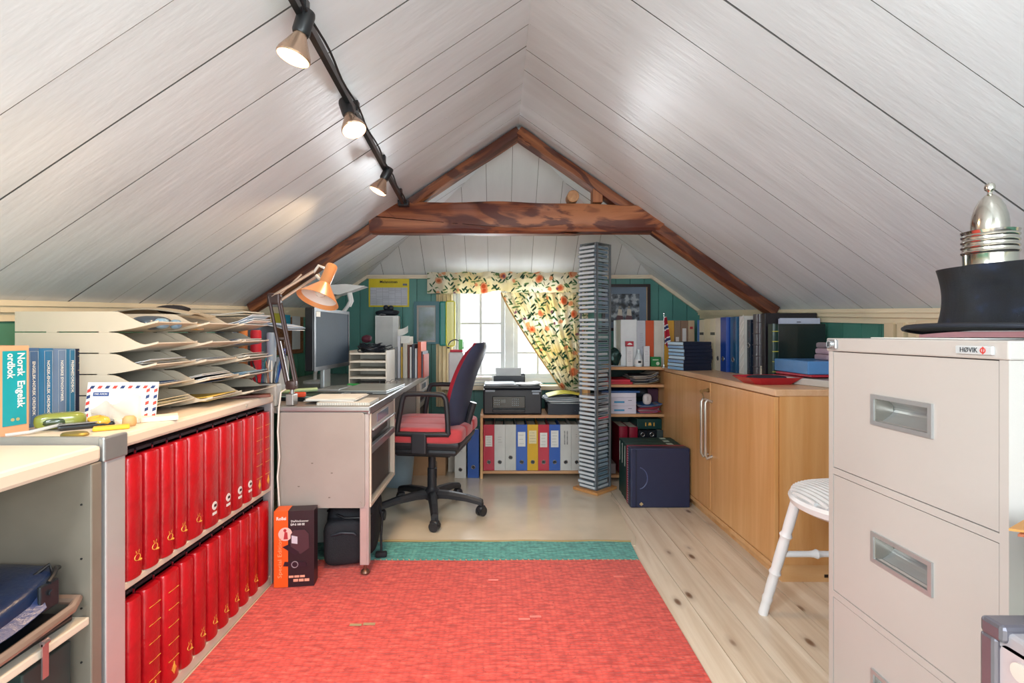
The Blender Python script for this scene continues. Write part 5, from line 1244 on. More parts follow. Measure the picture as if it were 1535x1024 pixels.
b = MB(); b.rbox(.065, .290, -.018, -.0005, .018, .040, .004); b.build('output_tray', mat('#10141b', rough=.3), o)
b = MB(); b.box(.016, .082, -.0015, -.0003, .158, .170); b.build('printer_sticker', mat('#9aa3ae', rough=.4), o); MB().box(.335, .400, -.0015, -.0003, .158, .168).build('printer_sticker', mat('#9aa3ae', rough=.4), o); MB().box(.34, .385, -.0015, -.0003, .140, .152).build('printer_sticker', mat('#9aa3ae', rough=.4), o)
b = MB(); b.box(.085, .275, .278, .284, .10, .305, bev=.003); b.build('paper_support', mat('#c3c5c4', rough=.4), o)
b = MB(); b.rbox(.07, .30, .2705, .277, .17, .245, .004); b.rbox(.27, .305, .285, .30, .17, .262, .01); b.build('rear_feed', PRB, o)
papers('printed sheets lying on the printer lid', -.10, .12, 3.53, 3.72, .6412, 5, 61, colors=('#eeeef0', '#c9cfd8', '#9aa3b4'), tip=0)
papers('crossed white envelopes on the right of the printer lid', .12, .295, 3.54, 3.69, .6412, 4, 62, colors=('#f0f0ef', '#dfe0e3'), tip=.008, sl=.25)
# tray with paper heap right of the printer
o = MB(); o.box(0, .225, 0, .23, 0, .004); o.box(0, .004, 0, .23, .004, .082); o.box(.221, .225, 0, .23, .004, .082); o.box(.004, .221, 0, .004, .004, .075); o.box(.004, .221, .226, .23, .004, .082)
tag(o.build('desk_tray', mat('#1a2230', rough=.4), loc=(.343, 3.52, .4405)), 'black open tray right of the printer heaped with papers', 'tray')
papers('crumpled documents heaped in the black tray by the printer', .350, .562, 3.527, 3.742, .4465, 26, 63, colors=('#dfe2e6', '#aeb6c0', '#f0f0ee', '#586070'), tip=.0, sl=.10, th=.0022)
papers('rumpled papers bulging over the black tray rim', .325, .60, 3.515, 3.745, .5245, 12, 64, colors=('#e6e6e6', '#c2c8cf', '#3d4652'), tip=.012, sl=.12, th=.002)
b = MB(); b.smooth = True; b.m(0).grid(lambda u, v: (.255 * u, .20 * v, .004 + .022 * sin(pi * u)), 16, 6, thick=.003); b.m(1).grid(lambda u, v: (-.003 + .261 * u, -.003 + .206 * v, .0 + .0215 * sin(pi * u)), 16, 6, thick=.002)
tag(b.build('yellow_folder', [mat('#d9d24a', rough=.5), BLACK], loc=(.345, 3.53, .560)), 'yellow folder lying on the paper heap by the curtain', 'folder')
# pile on the window sill
for i, (c_, l_, hgt) in enumerate((('#5a6a70', 'grey green book at the bottom of the sill pile', .022), ('#e6e4e0', 'white magazine in the middle of the sill pile', .02), ('#8c5a54', 'brownish book on top of the sill pile', .02))):
    b = MB(); b.m(0).box(0, .15, 0, .10, 0, .003); b.box(0, .15, 0, .10, hgt - .003, hgt); b.box(0, .003, 0, .1, .003, hgt - .003); b.m(1).box(.003, .148, .002, .098, .003, hgt - .003)
    tag(b.build('sill_book', [mat(c_, rough=.5), PAGES], loc=(-.205 + .004 * i, 3.825, .6095 + [0, .0225, .043][i]), rz=R(i)), l_, 'book')
# ================================================================= low bookcase binders
C = {'red': mat('#c01838', rough=.35, coat=.15), 'white': mat('#d2d0cb', rough=.45), 'grey': mat('#c9c7c0', rough=.45), 'blue': mat('#1b57b0', rough=.35, coat=.15), 'yellow': mat('#e0ae22', rough=.4), 'navy': mat('#16223c', rough=.4)}
WC = mat('#e9e6e0', rough=.6)
row = [('red', 'red lever-arch binder at the left end of the low bookcase', .077, (.165, .24, .048, WC, 4)), ('white', 'white binder right of the left-hand red binder in the low bookcase', .076, (.18, .245, .04, C['white'], 3)),
       ('grey', 'unlabelled pale binder with a raised hole in the low bookcase', .076, None), ('blue', 'blue binder left of the yellow one in the low bookcase', .079, (.165, .265, .052, WC, 3)), ('yellow', 'yellow binder in the middle of the low bookcase', .076, (.185, .275, .052, mat('#ead9a8'), 4)),
       ('red', 'red binder right of the yellow one in the low bookcase', .077, (.16, .26, .050, WC, 4)), ('blue', 'blue binder right of the middle in the low bookcase', .078, (.16, .275, .052, WC, 5)), ('white', 'white binder with vertical black writing in the low bookcase', .077, None), ('white', 'rightmost white binder in the low bookcase next to the disc tower', .077, (.22, .26, .02, C['white'], 2))]
x = -.103
for i, (c_, l_, w_, cd) in enumerate(row):
    t = binder(l_, (x, 3.522, .0555), 0, C[c_], w=w_ - .002, h=.316, d=.27, card=cd, group='binders in the low bookcase', holez=.09 if c_ == 'grey' else .058)
    if i == 7:
        bb_ = MB()
        r = random.Random(4)
        for q in range(12):
            for c0 in (.026, .044): bb_.box(c0, c0 + .008, -.0028, -.0021, .18 + q * .008, .185 + q * .008 - .002 * r.random())
        bb_.build('vertical_writing', INK, t)
    x += w_ - .0012
# floor left of the low bookcase
binder('blue lever-arch binder on the floor left of the low bookcase', (-.212, 3.52, .004), 0, mat('#1d4fa0', rough=.35), w=.078, h=.335, d=.135, card=None, holez=.075)
t = binder('white lever-arch binder on the floor behind the office chair', (-.300, 3.51, .004), 0, C['white'], w=.078, h=.335, d=.135, card=(.17, .26, .05, C['white'], 5), holez=.06)
o = thing('cardboard_box', 'brown cardboard box on the floor beneath the window end', 'box', (-.64, 3.58, .004))
b = MB(); b.box(0, .27, 0, .20, 0, .24); b.box(-.001, .271, -.001, .005, .225, .242); b.build('carton', mat('#b58d68', rough=.7, var=.06), o)
b = MB(); b.prism([(.155, .155), (.19, .165), (.178, .20), (.145, .19)], -.0015, -.0005, 'xz'); b.build('sticker', mat('#e8e0d4'), o); b = MB(); b.prism([(.163, .167), (.181, .172), (.174, .191), (.157, .186)], -.0025, -.0016, 'xz'); b.build('sticker_print', mat('#b05a48'), o)
o = thing('waste_bin', 'translucent grey blue waste bin with liner under the desk', 'waste bin', (-.66, 3.36, .004))
b = MB(); b.smooth = True; b.lathe([(.001, 0), (.095, 0), (.118, .25), (.124, .262), (.118, .266), (.113, .255), (.09, .006), (.001, .006)], n=32, sx=.95, sy=.8); b.build('bin_body', mat('#8fa2ae', rough=.35, coat=.2), o)
b = MB(); b.smooth = True; b.lathe([(.126, .215), (.128, .262), (.120, .275), (.110, .262), (.10, .12), (.001, .10)], n=32, sx=.95, sy=.8, caps=False); b.build('bin_liner', clearmat('#c9c0cc', .6, .3), o)
# ================================================================= open bookcase contents
z1, z2, z3 = .0455, .4555, .6555
CB = mat('#8a1830', rough=.35)
for i, (x_, m__, h_, l_) in enumerate(((.825, CB, .32, 'maroon album with a pale top edge on the bottom shelf of the open bookcase'), (.893, CB, .315, 'maroon album with rounded spine on the bottom shelf of the open bookcase'))): book(l_, (x_, 3.49, z1), 0, m__, .060, h_, .22, name='album', curved=.010, cat='album')
for i in range(2): binder(f'black binder with a silver ring, {["left", "right"][i]} of the two on the bottom shelf', (.960 + i * .062, 3.50, z1), 0, mat('#141a22', rough=.35), w=.060, h=.29, d=.25, holez=.262)
book('grey album at the right end of the bottom shelf in the open bookcase', (1.087, 3.50, z1), 0, mat('#3a4648', rough=.5), .042, .29, .2, name='album', cat='album')
o = thing('dark_green_album', 'dark green album lying across the black binders', 'album', (.955, 3.51, z1 + .2955)); b = MB(); b.rbox(0, .17, 0, .24, 0, .072, .004); b.build('album_cover', mat('#0f3a38', rough=.35), o)
b = MB(); b.box(.055, .062, -.001, 0, .022, .046); b.box(.112, .119, -.001, 0, .022, .046); b.prism([(.075, .026), (.099, .026), (.094, .046), (.080, .046)], -.001, 0, 'xz'); b.build('gilt_crest', GOLD, o)
b = MB(); b.rbox(0, .10, 0, .15, 0, .07, .004); tag(b.build('small_carton', mat('#8f7f80', rough=.6), loc=(.70, 3.47, z1)), 'small dusky carton at the bottom left of the open bookcase', 'box')
b = MB(); b.rbox(0, .06, 0, .15, 0, .30, .004); tag(b.build('box_file', mat('#0f2f33', rough=.5), loc=(.735, 3.63, z1)), 'dark teal box file behind the disc tower on the bottom shelf', 'box file')
for i in range(2):
    o = thing('white_carton', f'{["lower", "upper"][i]} white carton with a blue stripe on the middle shelf', 'box', (.70, 3.46, z2 + i * .0555)); b = MB(); b.rbox(0, .235, 0, .25, 0, .055, .002); b.build('carton', mat('#cfc9d8', rough=.5), o); MB().box(.085, .155, -.001, 0, .018, .030).build('blue_print', mat('#3f8fb8'), o); MB().box(.18, .205, -.001, 0, .033, .037).build('small_print', mat('#6a6a78'), o)
b = MB(); b.rbox(0, .235, 0, .25, 0, .030, .002); tag(b.build('white_carton', mat('#d8d2de', rough=.5), loc=(.70, 3.462, z2 + .111)), 'shallow lilac white lid on the two cartons', 'box')
b = MB(); b.rbox(0, .26, 0, .24, 0, .014, .003); tag(b.build('blue_folder', mat('#28538c', rough=.4), loc=(.70, 3.458, z2 + .1415)), 'blue folder lying on the white cartons', 'folder')
papers('mixed folders piled at the right of the middle shelf', .955, 1.110, 3.475, 3.70, z2, 18, 71, colors=('#c02038', '#3f6fae', '#c9c4cc', '#8f8a98', '#4a3a48'), tip=.012, sl=.10, th=.0025)
o = thing('computer_mouse', 'white computer mouse standing on the middle shelf papers', 'computer mouse', (1.02, 3.50, z2 + .0945)); b = MB(); b.smooth = True; blob(b, (0, 0, 0), (.030, .018, .038), 2.6, n=26); b.build('mouse_shell', mat('#cfc6c6', rough=.35), o); MB().box(-.0015, .0015, -.0195, -.017, -.01, .02).build('mouse_wheel', mat('#8a8486'), o)
b = MB(); blob(b, (0, 0, .035), (.06, .05, .034), 2.5, .06, 24, None, 6); tag(b.build('black_bag', mat('#1c2028', rough=.6), loc=(.995, 3.60, z2 + .0555 + .04)), 'rounded black pouch behind the computer mouse', 'pouch')
b = MB(); b.rbox(0, .085, 0, .05, 0, .10, .006); tag(b.build('plum_pouch', mat('#451a38', rough=.6), loc=(1.045, 3.60, z2 + .056 + .0)), 'plum coloured pouch right of the computer mouse', 'pouch')
for i in range(2):
    b = MB(); b.rbox(0, .19 + .02 * (1 - i), 0, .22, 0, .016, .002); tag(b.build('red_book', mat(('#b01c30', '#c0243a')[i], rough=.4), loc=(.70 + .004 * i, 3.455, z3 + .0165 * i)), f'{["lower", "upper"][i]} thin red book lying on the upper shelf of the open bookcase', 'book')
papers('messy pile of envelopes and papers on the upper shelf of the open bookcase', .905, 1.095, 3.485, 3.70, z3, 20, 72, colors=('#b9a48a', '#8f8f96', '#d8d2c8', '#2f2c34', '#a98c66'), tip=.025, sl=.20, th=.0022)
# top of the open bookcase
TB = .7755
o = MB(); o.m(0).rbox(0, .11, 0, .22, 0, .320, .002); tag(o.build('white_box_binder', [mat('#e0e2e4', rough=.4)], loc=(.845, 3.52, TB)), 'wide glossy white box file on top of the open bookcase', 'box file')
row = [('grey', .062, .318, '#b9bcc6', 'pale grey binder with scribbled spine'), ('orange', .058, .318, '#cc5226', 'orange red binder'), ('cream', .072, .318, '#d6d2c8', 'cream white binder'), ('yellow', .068, .318, '#d6a03a', 'golden yellow binder behind the flag'), ('taupe', .046, .318, '#85705f', 'taupe binder'), ('brown', .05, .318, '#8a6a55', 'brown binder with a tall white label'), ('sand', .045, .318, '#c4a888', 'sand coloured binder with a small red sticker')]
x = .9565
for i, (n_, w_, h_, c_, l_) in enumerate(row):
    t = book(f'{l_} standing on top of the far right bookcase', (x, 3.53 + .0 * i, TB), 0, mat(c_, rough=.45), w_ - .002, h_ - .004, .21, name='ring_binder', cat='binder', group='binders along the far right wall')
    if i == 0: b = MB(); lines(b, .018, .05, .12, .23, 9, -.0022, 5, .003); b.build('scribble', mat('#8f93a8'), t)
    if i in (4, 5): MB().box(.010, w_ - .014, -.003, -.0021, .15, .26 - .06 * (i == 4)).build('label_card', mat('#d6d0cc'), t)
    if i == 6: MB().box(.012, .032, -.003, -.0021, .255, .272).build('red_sticker', mat('#b8303a'), t)
    x += w_
# small items in front
o = thing('ink_bottle', 'small clear bottle with a black label before the white box file', 'bottle', (.955, 3.475, TB)); b = MB(); b.smooth = True; b.lathe([(.001, 0), (.024, 0), (.026, .01), (.026, .05), (.014, .085), (.010, .09), (.010, .118), (.001, .12)], n=24); b.build('bottle_glass', mat('#d3dde2', rough=.15, coat=.5), o); b = MB(); b.smooth = True; b.lathe([(.0265, .015), (.0265, .048)], n=24, caps=False); b.build('bottle_label', mat('#e6e6e6'), o); MB().box(-.010, .010, -.0275, -.0255, .024, .040).build('label_mark', INK, o)
for i, (x_, w_, h_, c_, l_) in enumerate((( .878, .042, .135, '#dcd9da', 'white medicine carton left of the clear bottle'), (.995, .040, .138, '#d9dade', 'white medicine carton right of the clear bottle'))):
    t = thing('medicine_carton', l_, 'carton', (x_, 3.49, TB)); MB().box(0, w_, 0, .025, 0, h_).build('carton', mat(c_, rough=.5), t); b = MB(); lines(b, .006, w_ - .006, .03, h_ - .03, 7, -.0002, i, .002); b.build('fine_print', mat('#9a8a98'), t)
t = thing('red_tea_box', 'small red box with a white emblem on a medicine carton', 'box', (.872, 3.485, TB + .1355)); MB().box(0, .052, 0, .03, 0, .036).build('carton', mat('#b01c34', rough=.4), t); b = MB(); b.prism([(.008, .012), (.044, .012), (.036, .022), (.026, .026), (.016, .022)], -.001, 0, 'xz'); b.build('white_emblem', WHT, t)
t = thing('green_tin_box', 'green white small box right of the medicine cartons', 'box', (1.041, 3.475, TB)); MB().box(0, .066, 0, .03, 0, .065).build('carton', mat('#1f7a3f', rough=.4), t); b = MB(); b.cyl((.045, -.001, .02), .012, .001, 16, axis=1); b.box(.01, .05, -.001, 0, .042, .048); b.build('printed_motif', mat('#cfd9c4'), t)
b = MB(); blob(b, (0, 0, .06), (.04, .035, .06), 2.4, .10, 22, None, 7); tag(b.build('foil_pouch', mat('#1f3d38', rough=.2, metal=.4, bump=.8, bs=40), loc=(.80, 3.52, TB)), 'crinkled dark green foil bag behind the disc tower', 'bag')
papers('small white slips in front of the foil bag', .76, .87, 3.455, 3.51, TB, 3, 81, tip=0, colors=('#d6d6dc', '#a9a9b4'))
o = thing('black_framed_photograph', 'black and white group photograph in a dark frame on the back wall', 'picture', (.80, DB - .028, 1.02))
b = MB(); W_, H_, f = .37, .36, .022; b.box(0, f, 0, .02, 0, H_); b.box(W_ - f, W_, 0, .02, 0, H_); b.box(f, W_ - f, 0, .02, 0, f); b.box(f, W_ - f, 0, .02, H_ - f, H_); b.build('frame', mat('#2a1a1c', rough=.3), o)
MB().box(f, W_ - f, .008, .018, f, H_ - f).build('mount', mat('#6f7f94', rough=.6), o)
b = MB(); b.box(W_ - f - .006, W_ - f - .003, .004, .008, f, H_ - f); b.build('gilt_slip', GOLD, o)
m, nt, b_ = newmat('monochrome'); co = coords(nt, (14, 14, 14)); n = N(nt, 'ShaderNodeTexNoise'); n.inputs['Scale'].default_value = 1.6; n.inputs['Detail'].default_value = 5; nt.links.new(co, n.inputs['Vector']); nt.links.new(ramp(nt, n.outputs[0], [(.38, '#1a1c22'), (.5, '#5a6370'), (.6, '#aab0b8')]), b_.inputs['Base Color']); b_.inputs['Roughness'].default_value = .3
ph = MB().box(.07, .285, .005, .0079, .07, .285).build('photograph_print', m, o)
b = MB()
for x_, s_ in ((.135, 1), (.205, 1.05)): b.m(0).prism([(x_ - .02 * s_, .10), (x_ + .02 * s_, .10), (x_ + .016 * s_, .165), (x_ - .012 * s_, .168)], .0035, .0049, 'xz'); b.m(1).cyl((x_, .0035, .182), .010 * s_, .0014, 14, axis=1); b.m(2).prism([(x_ - .03, .08), (x_ + .026, .08), (x_ + .022, .115), (x_ - .02, .12)], .0025, .0034, 'xz')
b.build('seated_figures', [mat('#d9cfc0'), mat('#8f8880'), mat('#6d4a50')], ph)
# Norwegian flag
o = thing('table_flag', 'small furled red white and blue flag on a silver stand', 'flag', (1.09, 3.36, TB - .0005))
b = MB(); b.lathe([(.018, 0), (.018, .004), (.004, .008), (.0022, .02), (.0022, .345), (.001, .35)], n=14); b.lathe([(.001, 0), (.006, .004), (.006, .010), (.001, .016)], (0, 0, .348), 12); b.build('flag_pole', CHROME, o)
b = MB(); b.smooth = True
m, nt, b_ = newmat('flagcloth'); uv = N(nt, 'ShaderNodeTexCoord'); sx_ = N(nt, 'ShaderNodeSeparateXYZ'); mp = N(nt, 'ShaderNodeMapping'); mp.inputs['Rotation'].default_value = (0, R(28), 0); mp.inputs['Scale'].default_value = (1, 1, 1); nt.links.new(uv.outputs['Object'], mp.inputs[0]); nt.links.new(mp.outputs[0], sx_.inputs[0])
r_ = N(nt, 'ShaderNodeMath', operation='PINGPONG'); nt.links.new(sx_.outputs['Z'], r_.inputs[0]); r_.inputs[1].default_value = .038
mu = N(nt, 'ShaderNodeMath', operation='DIVIDE'); nt.links.new(r_.outputs[0], mu.inputs[0]); mu.inputs[1].default_value = .038
cr = ramp(nt, mu.outputs[0], [(0, '#28386c'), (.22, '#e6e4e6'), (.42, '#b02038')]); nt.nodes[-1].color_ramp.interpolation = 'CONSTANT' if nt.nodes[-1].bl_idname == 'ShaderNodeValToRGB' else None
nt.links.new(cr, b_.inputs['Base Color']); b_.inputs['Roughness'].default_value = .7
b.grid(lambda u, v: (.002 + (.012 + .045 * v) * u, -.010 * sin(u * 9 + v) - .004, .335 - .18 * v - .05 * u * v), 14, 14, thick=.001); b.build('flag_cloth', m, o)
# ================================================================= cupboard top
CT = .7755
for i in range(8):
    h_ = .0212; r = random.Random(90 + i)
    t = thing('thin_blue_volume', f'{["bottom", "second", "third", "fourth", "fifth", "sixth", "seventh", "topmost"][i]} dark blue volume of the flat stack on the cupboard corner', 'book', (1.118 + r.uniform(-.006, .004), 3.07 + r.uniform(-.003, .003), CT + i * (h_ + .0006)), rz=R(13), group='blue volumes stacked on the cupboard')
    b = MB(); b.m(0).box(0, .190, 0, .175, 0, .002); b.box(0, .190, 0, .175, h_ - .002, h_); b.box(0, .190, -.001, .0012, .002, h_ - .002); b.m(1).box(.003, .187, .0015, .172, .002, h_ - .002); b.build('cover', [mat('#121a30', rough=.45), PAGES], t)
    MB().box(-.0022, -.0003, .003, .17, .003, h_ - .003).build('pale_spine_label', mat(['#6f9cc4', '#8fb4d2', '#5c86b4', '#a5c0d6'][i % 4], rough=.35), t)
bl = [('sky', '#3f7fc4', 3.420, .034, .315, 1.335, 'narrow sky blue file'), ('tag', '#d8d0b8', 3.384, .080, .315, 1.335, 'cream file with a dark tag'), ('book', '#e0d4b4', 3.302, .095, .317, 1.335, 'plain cream file'), ('tag', '#e2dac0', 3.205, .080, .317, 1.332, 'pale cream file with a small badge'), ('ring', '#d9d3c4', 3.122, .076, .318, 1.330, 'off-white lever-arch file with a dark hole'),
      ('ring', '#123f98', 3.042, .078, .320, 1.326, 'royal blue lever-arch file'), ('ring', '#0e4a70', 2.958, .075, .320, 1.346, 'petrol blue lever-arch file'), ('book', '#cfcdc8', 2.878, .060, .322, 1.360, 'crinkled plastic covered file'), ('ring', '#1b2738', 2.812, .040, .30, 1.372, 'narrow navy file with a ring')]
for k_, c_, y_, w_, h_, x_, l_ in bl:
    m__ = mat(c_, rough=.25 if k_ == 'ring' else .35, coat=.3 if k_ == 'ring' else 0)
    if k_ == 'ring': binder(f'{l_} on the cupboard by the right wall', (x_, y_, CT), R(-90), m__, w=w_ - .002, h=h_, d=.215, group='files on the cupboard', holez=.075 if w_ > .05 else .16)
    else:
        t = book(f'{l_} on the cupboard by the right wall', (x_, y_, CT), R(-90), m__, w_ - .002, h_, .20, name='ring_binder', cat='binder', group='files on the cupboard')
        if k_ == 'tag': MB().box(.006, w_ - .010, -.003, -.0021, .215, .232).build('dark_tag', mat('#4a524c'), t)
        if 'crinkled' in l_:
            b = MB(); b.smooth = True
            for q in range(9): b.tube([(.004, -.003, .01 + q * .034), (w_ * .5, -.0045, .03 + q * .034), (w_ - .006, -.003, .055 + q * .034)], .0016, 5)
            b.build('plastic_crease', mat('#ecebea', rough=.15, coat=.6), t)
BRN = mat('#4a444c', rough=.3, coat=.3, var=.1)
book('dark ribbed album, farther of the two brown albums on the cupboard', (1.385, 2.768, CT), R(-90), BRN, .070, .328, .20, name='album', curved=.012, cat='album', ribs=5)
t = book('dark ribbed album with a paper tag, nearer of the two brown albums', (1.388, 2.692, CT), R(-90), mat('#55505a', rough=.3, coat=.3, var=.1), .070, .328, .20, name='album', curved=.012, cat='album', ribs=5)
MB().box(.015, .055, -.0145, -.013, .005, .055).build('paper_tag', mat('#d8cfc0'), t)
o = thing('tall_black_album', 'tall black album standing upright behind the dark green book', 'album', (1.35, 2.585, CT)); b = MB(); b.rbox(0, .265, 0, .032, 0, .328, .003); b.build('album_cover', mat('#1a141c', rough=.4), o)
papers_ = MB(); papers_.box(0, .20, 0, .0035, 0, .302); papers_.box(-.004, .205, .004, .007, 0, .298); o = tag(papers_.build('upright_sheet', mat('#b9bdd0', rough=.5), loc=(1.415, 2.565, CT)), 'bluish white sheets standing between black album and green book', 'papers')
MB().box(.085, .105, -.001, 0, .280, .284).build('sheet_mark', INK, o)
t = book('large dark green leather book with gold spine bands on the cupboard', (1.345, 2.505, CT), 0, mat('#12302c', rough=.3, coat=.2), .028, .272, .04, name='green_book', curved=.006, ribs=5, ribm=mat('#b9b24a', rough=.4))
MB().rbox(.028, .262, .0, .036, 0, .272, .002).build('front_board', mat('#0f1e1e', rough=.3, coat=.25), t)
o = thing('plastic_sleeve_album', 'white ribbed plastic album lying at the cupboard edge', 'album', (1.368, 2.07, CT), rz=R(18)); b = MB(); b.rbox(0, .27, 0, .33, 0, .030, .004); b.build('album_body', mat('#c9c5c0', rough=.25, coat=.4), o)
b = MB(); b.smooth = True
for i in range(7): blob(b, (.03 + i * .034, .010, .031), (.013, .016, .0035), 2.2, n=12)
b.build('plastic_bulge', mat('#e6e6e6', rough=.15, coat=.6), o)
b = MB(); b.rbox(0, .24, 0, .24, 0, .010, .002); tag(b.build('red_book', mat('#b0283c', rough=.4), loc=(1.345, 2.19, CT + .0355), rz=R(6)), 'thin red book between the white album and the blue binder', 'book')
o = thing('light_blue_binder', 'light blue binder lying flat on the right of the cupboard', 'binder', (1.335, 2.20, CT + .0465), rz=R(0)); b = MB(); b.rbox(0, .265, 0, .27, 0, .058, .004); b.build('cover', mat('#4f86c0', rough=.35, coat=.2), o); b = MB(); b.box(.235, .268, -.001, .0, .004, .054); b.build('dark_end', mat('#0e1826'), o); b = MB(); b.smooth = True; b.tube([(.248, -.002, .010), (.248, -.010, .014), (.248, -.010, .046), (.248, -.002, .050)], .0022, 6); b.build('ring_clip', CHROME, o)
for i, (w_, c_) in enumerate(((.060, '#a58c98'), (.056, '#b79aa6'), (.046, '#8f7f86'))):
    b = MB(); b.rbox(0, w_, 0, .10, 0, .026, .008); tag(b.build('soft_box', mat(c_, rough=.6), loc=(1.452 + .004 * i, 2.25, CT + .105 + i * .0265)), f'{["lowest", "middle", "top"][i]} dusky rose soft box on the light blue binder', 'box')
o = thing('red_tray', 'shallow red flared tray with a folded black cloth on the cupboard edge', 'tray', (1.212, 2.30, CT), rz=R(6))
b = MB(); vs = []
def ringz(hx, hy, c, z): return [(-hx + c, -hy, z), (hx - c, -hy, z), (hx, -hy + c, z), (hx, hy - c, z), (hx - c, hy, z), (-hx + c, hy, z), (-hx, hy - c, z), (-hx, -hy + c, z)]
R1, R2, R3, R4 = ringz(.085, .065, .02, 0), ringz(.130, .095, .03, .032), ringz(.126, .091, .03, .032), ringz(.082, .062, .02, .004)
vs = R1 + R2 + R3 + R4; fs = [tuple(range(7, -1, -1)), tuple(range(24, 32))]
for j in range(3):
    for k in range(8): A = j * 8 + k; B = j * 8 + (k + 1) % 8; fs.append((A, B, B + 8, A + 8))
b.add(vs, fs); b.build('tray_body', mat('#b81c30', rough=.35, coat=.2), o)
b = MB(); blob(b, (.0, .01, .016), (.080, .052, .015), 4, .03, 26, None, 3); tag(b.build('folded_cloth', mat('#1c2230', rough=.8), loc=(1.212, 2.30, CT + .0045)), 'folded black cloth lying in the red tray', 'cloth')
# ================================================================= albums on the floor before the open bookcase
for i, (y_, w_, c_, l_) in enumerate(((3.265, .078, '#14403a', 'dark green album, farthest of the row on the floor'), (3.185, .078, '#123a36', 'dark green album, middle of the three green ones on the floor'), (3.105, .078, '#16443c', 'dark green album with white strips, nearest of the green ones on the floor'))):
    t = thing('green_album', l_, 'album', (.772 - .004 * i, y_, .0005), rz=R(-90), group='albums on the floor'); b = MB(); b.rbox(0, w_ - .002, 0, .33, 0, .334, .003); b.build('slipcase', mat(c_, rough=.5), t)
    b = MB(); b.box(.020, .028, -.0015, -.0002, .20, .32); b.build('white_strip', mat('#c9cfc4', rough=.5), t)
    MB().box(.012, .050, .25, .285, .3342, .3352).build('top_label', mat('#b8c8b8', rough=.5), t)
t = thing('red_album', 'thin crimson album between the green and navy albums on the floor', 'album', (.758, 3.024, .0005), rz=R(-90), group='albums on the floor'); b = MB(); b.rbox(0, .030, 0, .34, 0, .340, .004); b.build('cover', mat('#a01c3c', rough=.35, coat=.2), t)
t = thing('navy_album', 'large navy blue album with a thumb notch, front of the floor row', 'album', (.757, 2.992, .0005), rz=R(-90), group='albums on the floor')
NV = mat('#232c4c', rough=.4, var=.05, bump=.1, bs=400); b = MB(); b.rbox(0, .070, .0, .342, 0, .342, .008); b.build('slipcase', NV, t)
b = MB(); b.smooth = True; b.tube([(.0705, .045 + .052 * cos(a), .17 + .062 * sin(a)) for a in [R(-80 + 16 * i) for i in range(11)]], .0032, 6); b.build('thumb_notch', mat('#4a5680', rough=.4), t)
b = MB(); b.prism([(.050, .022), (.062, .034), (.074, .022), (.062, .012)], .0701, .0712, 'yz'); b.build('cover_emblem', mat('#b9a27a', rough=.4), t)
b = MB(); b.rbox(.070, .0735, .028, .036, .008, .334, .001); b.build('hinge_groove', mat('#18203a', rough=.5), t)
b = MB()
for i in range(24): b.box(.004, .016, -.0012, 0.0002, .014 + i * .0135, .017 + i * .0135)
b.build('binding_comb', mat('#c9ccd4', rough=.4), t)
# ================================================================= on the filing cabinet
KT = .9885
b = MB(); b.box(-.13, .21, 0, .24, 0, .002); tag(b.build('paper_sheet', PAPER, loc=(1.04, 1.00, KT), rz=R(2)), 'white paper sheet under the top hat on the filing cabinet', 'paper')
o = thing('top_hat', 'old black silk top hat with dented crown on the filing cabinet', 'hat', (1.075, 1.07, KT + .010), rz=R(8))
m, nt, b_ = newmat('silk_plush'); co = coords(nt, (1, 1, 1)); n = N(nt, 'ShaderNodeTexNoise'); n.inputs['Scale'].default_value = 16; n.inputs['Detail'].default_value = 7; nt.links.new(co, n.inputs['Vector']); n2 = N(nt, 'ShaderNodeTexNoise'); n2.inputs['Scale'].default_value = 900; nt.links.new(co, n2.inputs['Vector'])
nt.links.new(ramp(nt, n.outputs[0], [(.35, '#07080d'), (.58, '#0e1422'), (.72, '#24385c')]), b_.inputs['Base Color'])
b_.inputs['Roughness'].default_value = .30
bp = N(nt, 'ShaderNodeBump'); bp.inputs['Strength'].default_value = .9; bp.inputs['Distance'].default_value = .003; nt.links.new(n2.outputs[0], bp.inputs['Height']); nt.links.new(bp.outputs[0], b_.inputs['Normal'])
HATM = m
b = MB(); b.smooth = True
def crown(u, v):
    a = 2 * pi * u; r_ = .108 + .003 * (v - .5) ** 2 * 4 + (-.006 * sin(pi * v)); dent = -.010 * math.exp(-((a - 3.45) / .35) ** 2 - ((v - .70) / .13) ** 2); r_ += dent
    return (r_ * cos(a) * .98, r_ * sin(a) * 1.16, .012 + .134 * v + .004 * cos(a) * v)
b.grid(crown, 64, 18)
b.add([(crown(i / 64, 1)) for i in range(64)], [tuple(range(64))]); b.build('crown', HATM, o)
b = MB(); b.smooth = True
def brim(u, v):
    a = 2 * pi * u; r_ = .104 + .056 * v; lift = .020 * v ** 2 * abs(cos(a)) - .004 * v
    return (r_ * cos(a) * .98, r_ * sin(a) * (1.16 + .06 * v), .008 + lift * .75)
b.grid(brim, 64, 8, thick=.004); b.build('brim', mat('#0e1016', rough=.55), o)
b = MB(); b.smooth = True; b.tube([tuple(Vector(brim(i / 48, 1)) + Vector((0, 0, -.002))) for i in range(48)], .0042, 8, closed=True); b.build('brim_binding', mat('#1c202c', rough=.7), o)
o = thing('silver_shaker', 'silver domed shaker with ringed collar standing on the top hat', 'shaker', (1.045, 1.085, KT + .010 + .1475)); o.scale = (.76, .76, .95)
SLV = mat('#cfcac0', rough=.14, metal=1.0, var=.08, vs=14)
b = MB(); b.smooth = True; pr = [(.001, 0), (.058, 0), (.0585, .022)]
for i in range(4): z_ = .024 + i * .012; pr += [(.0592, z_), (.0618, z_ + .002), (.0625, z_ + .004), (.0618, z_ + .006), (.0592, z_ + .008)]
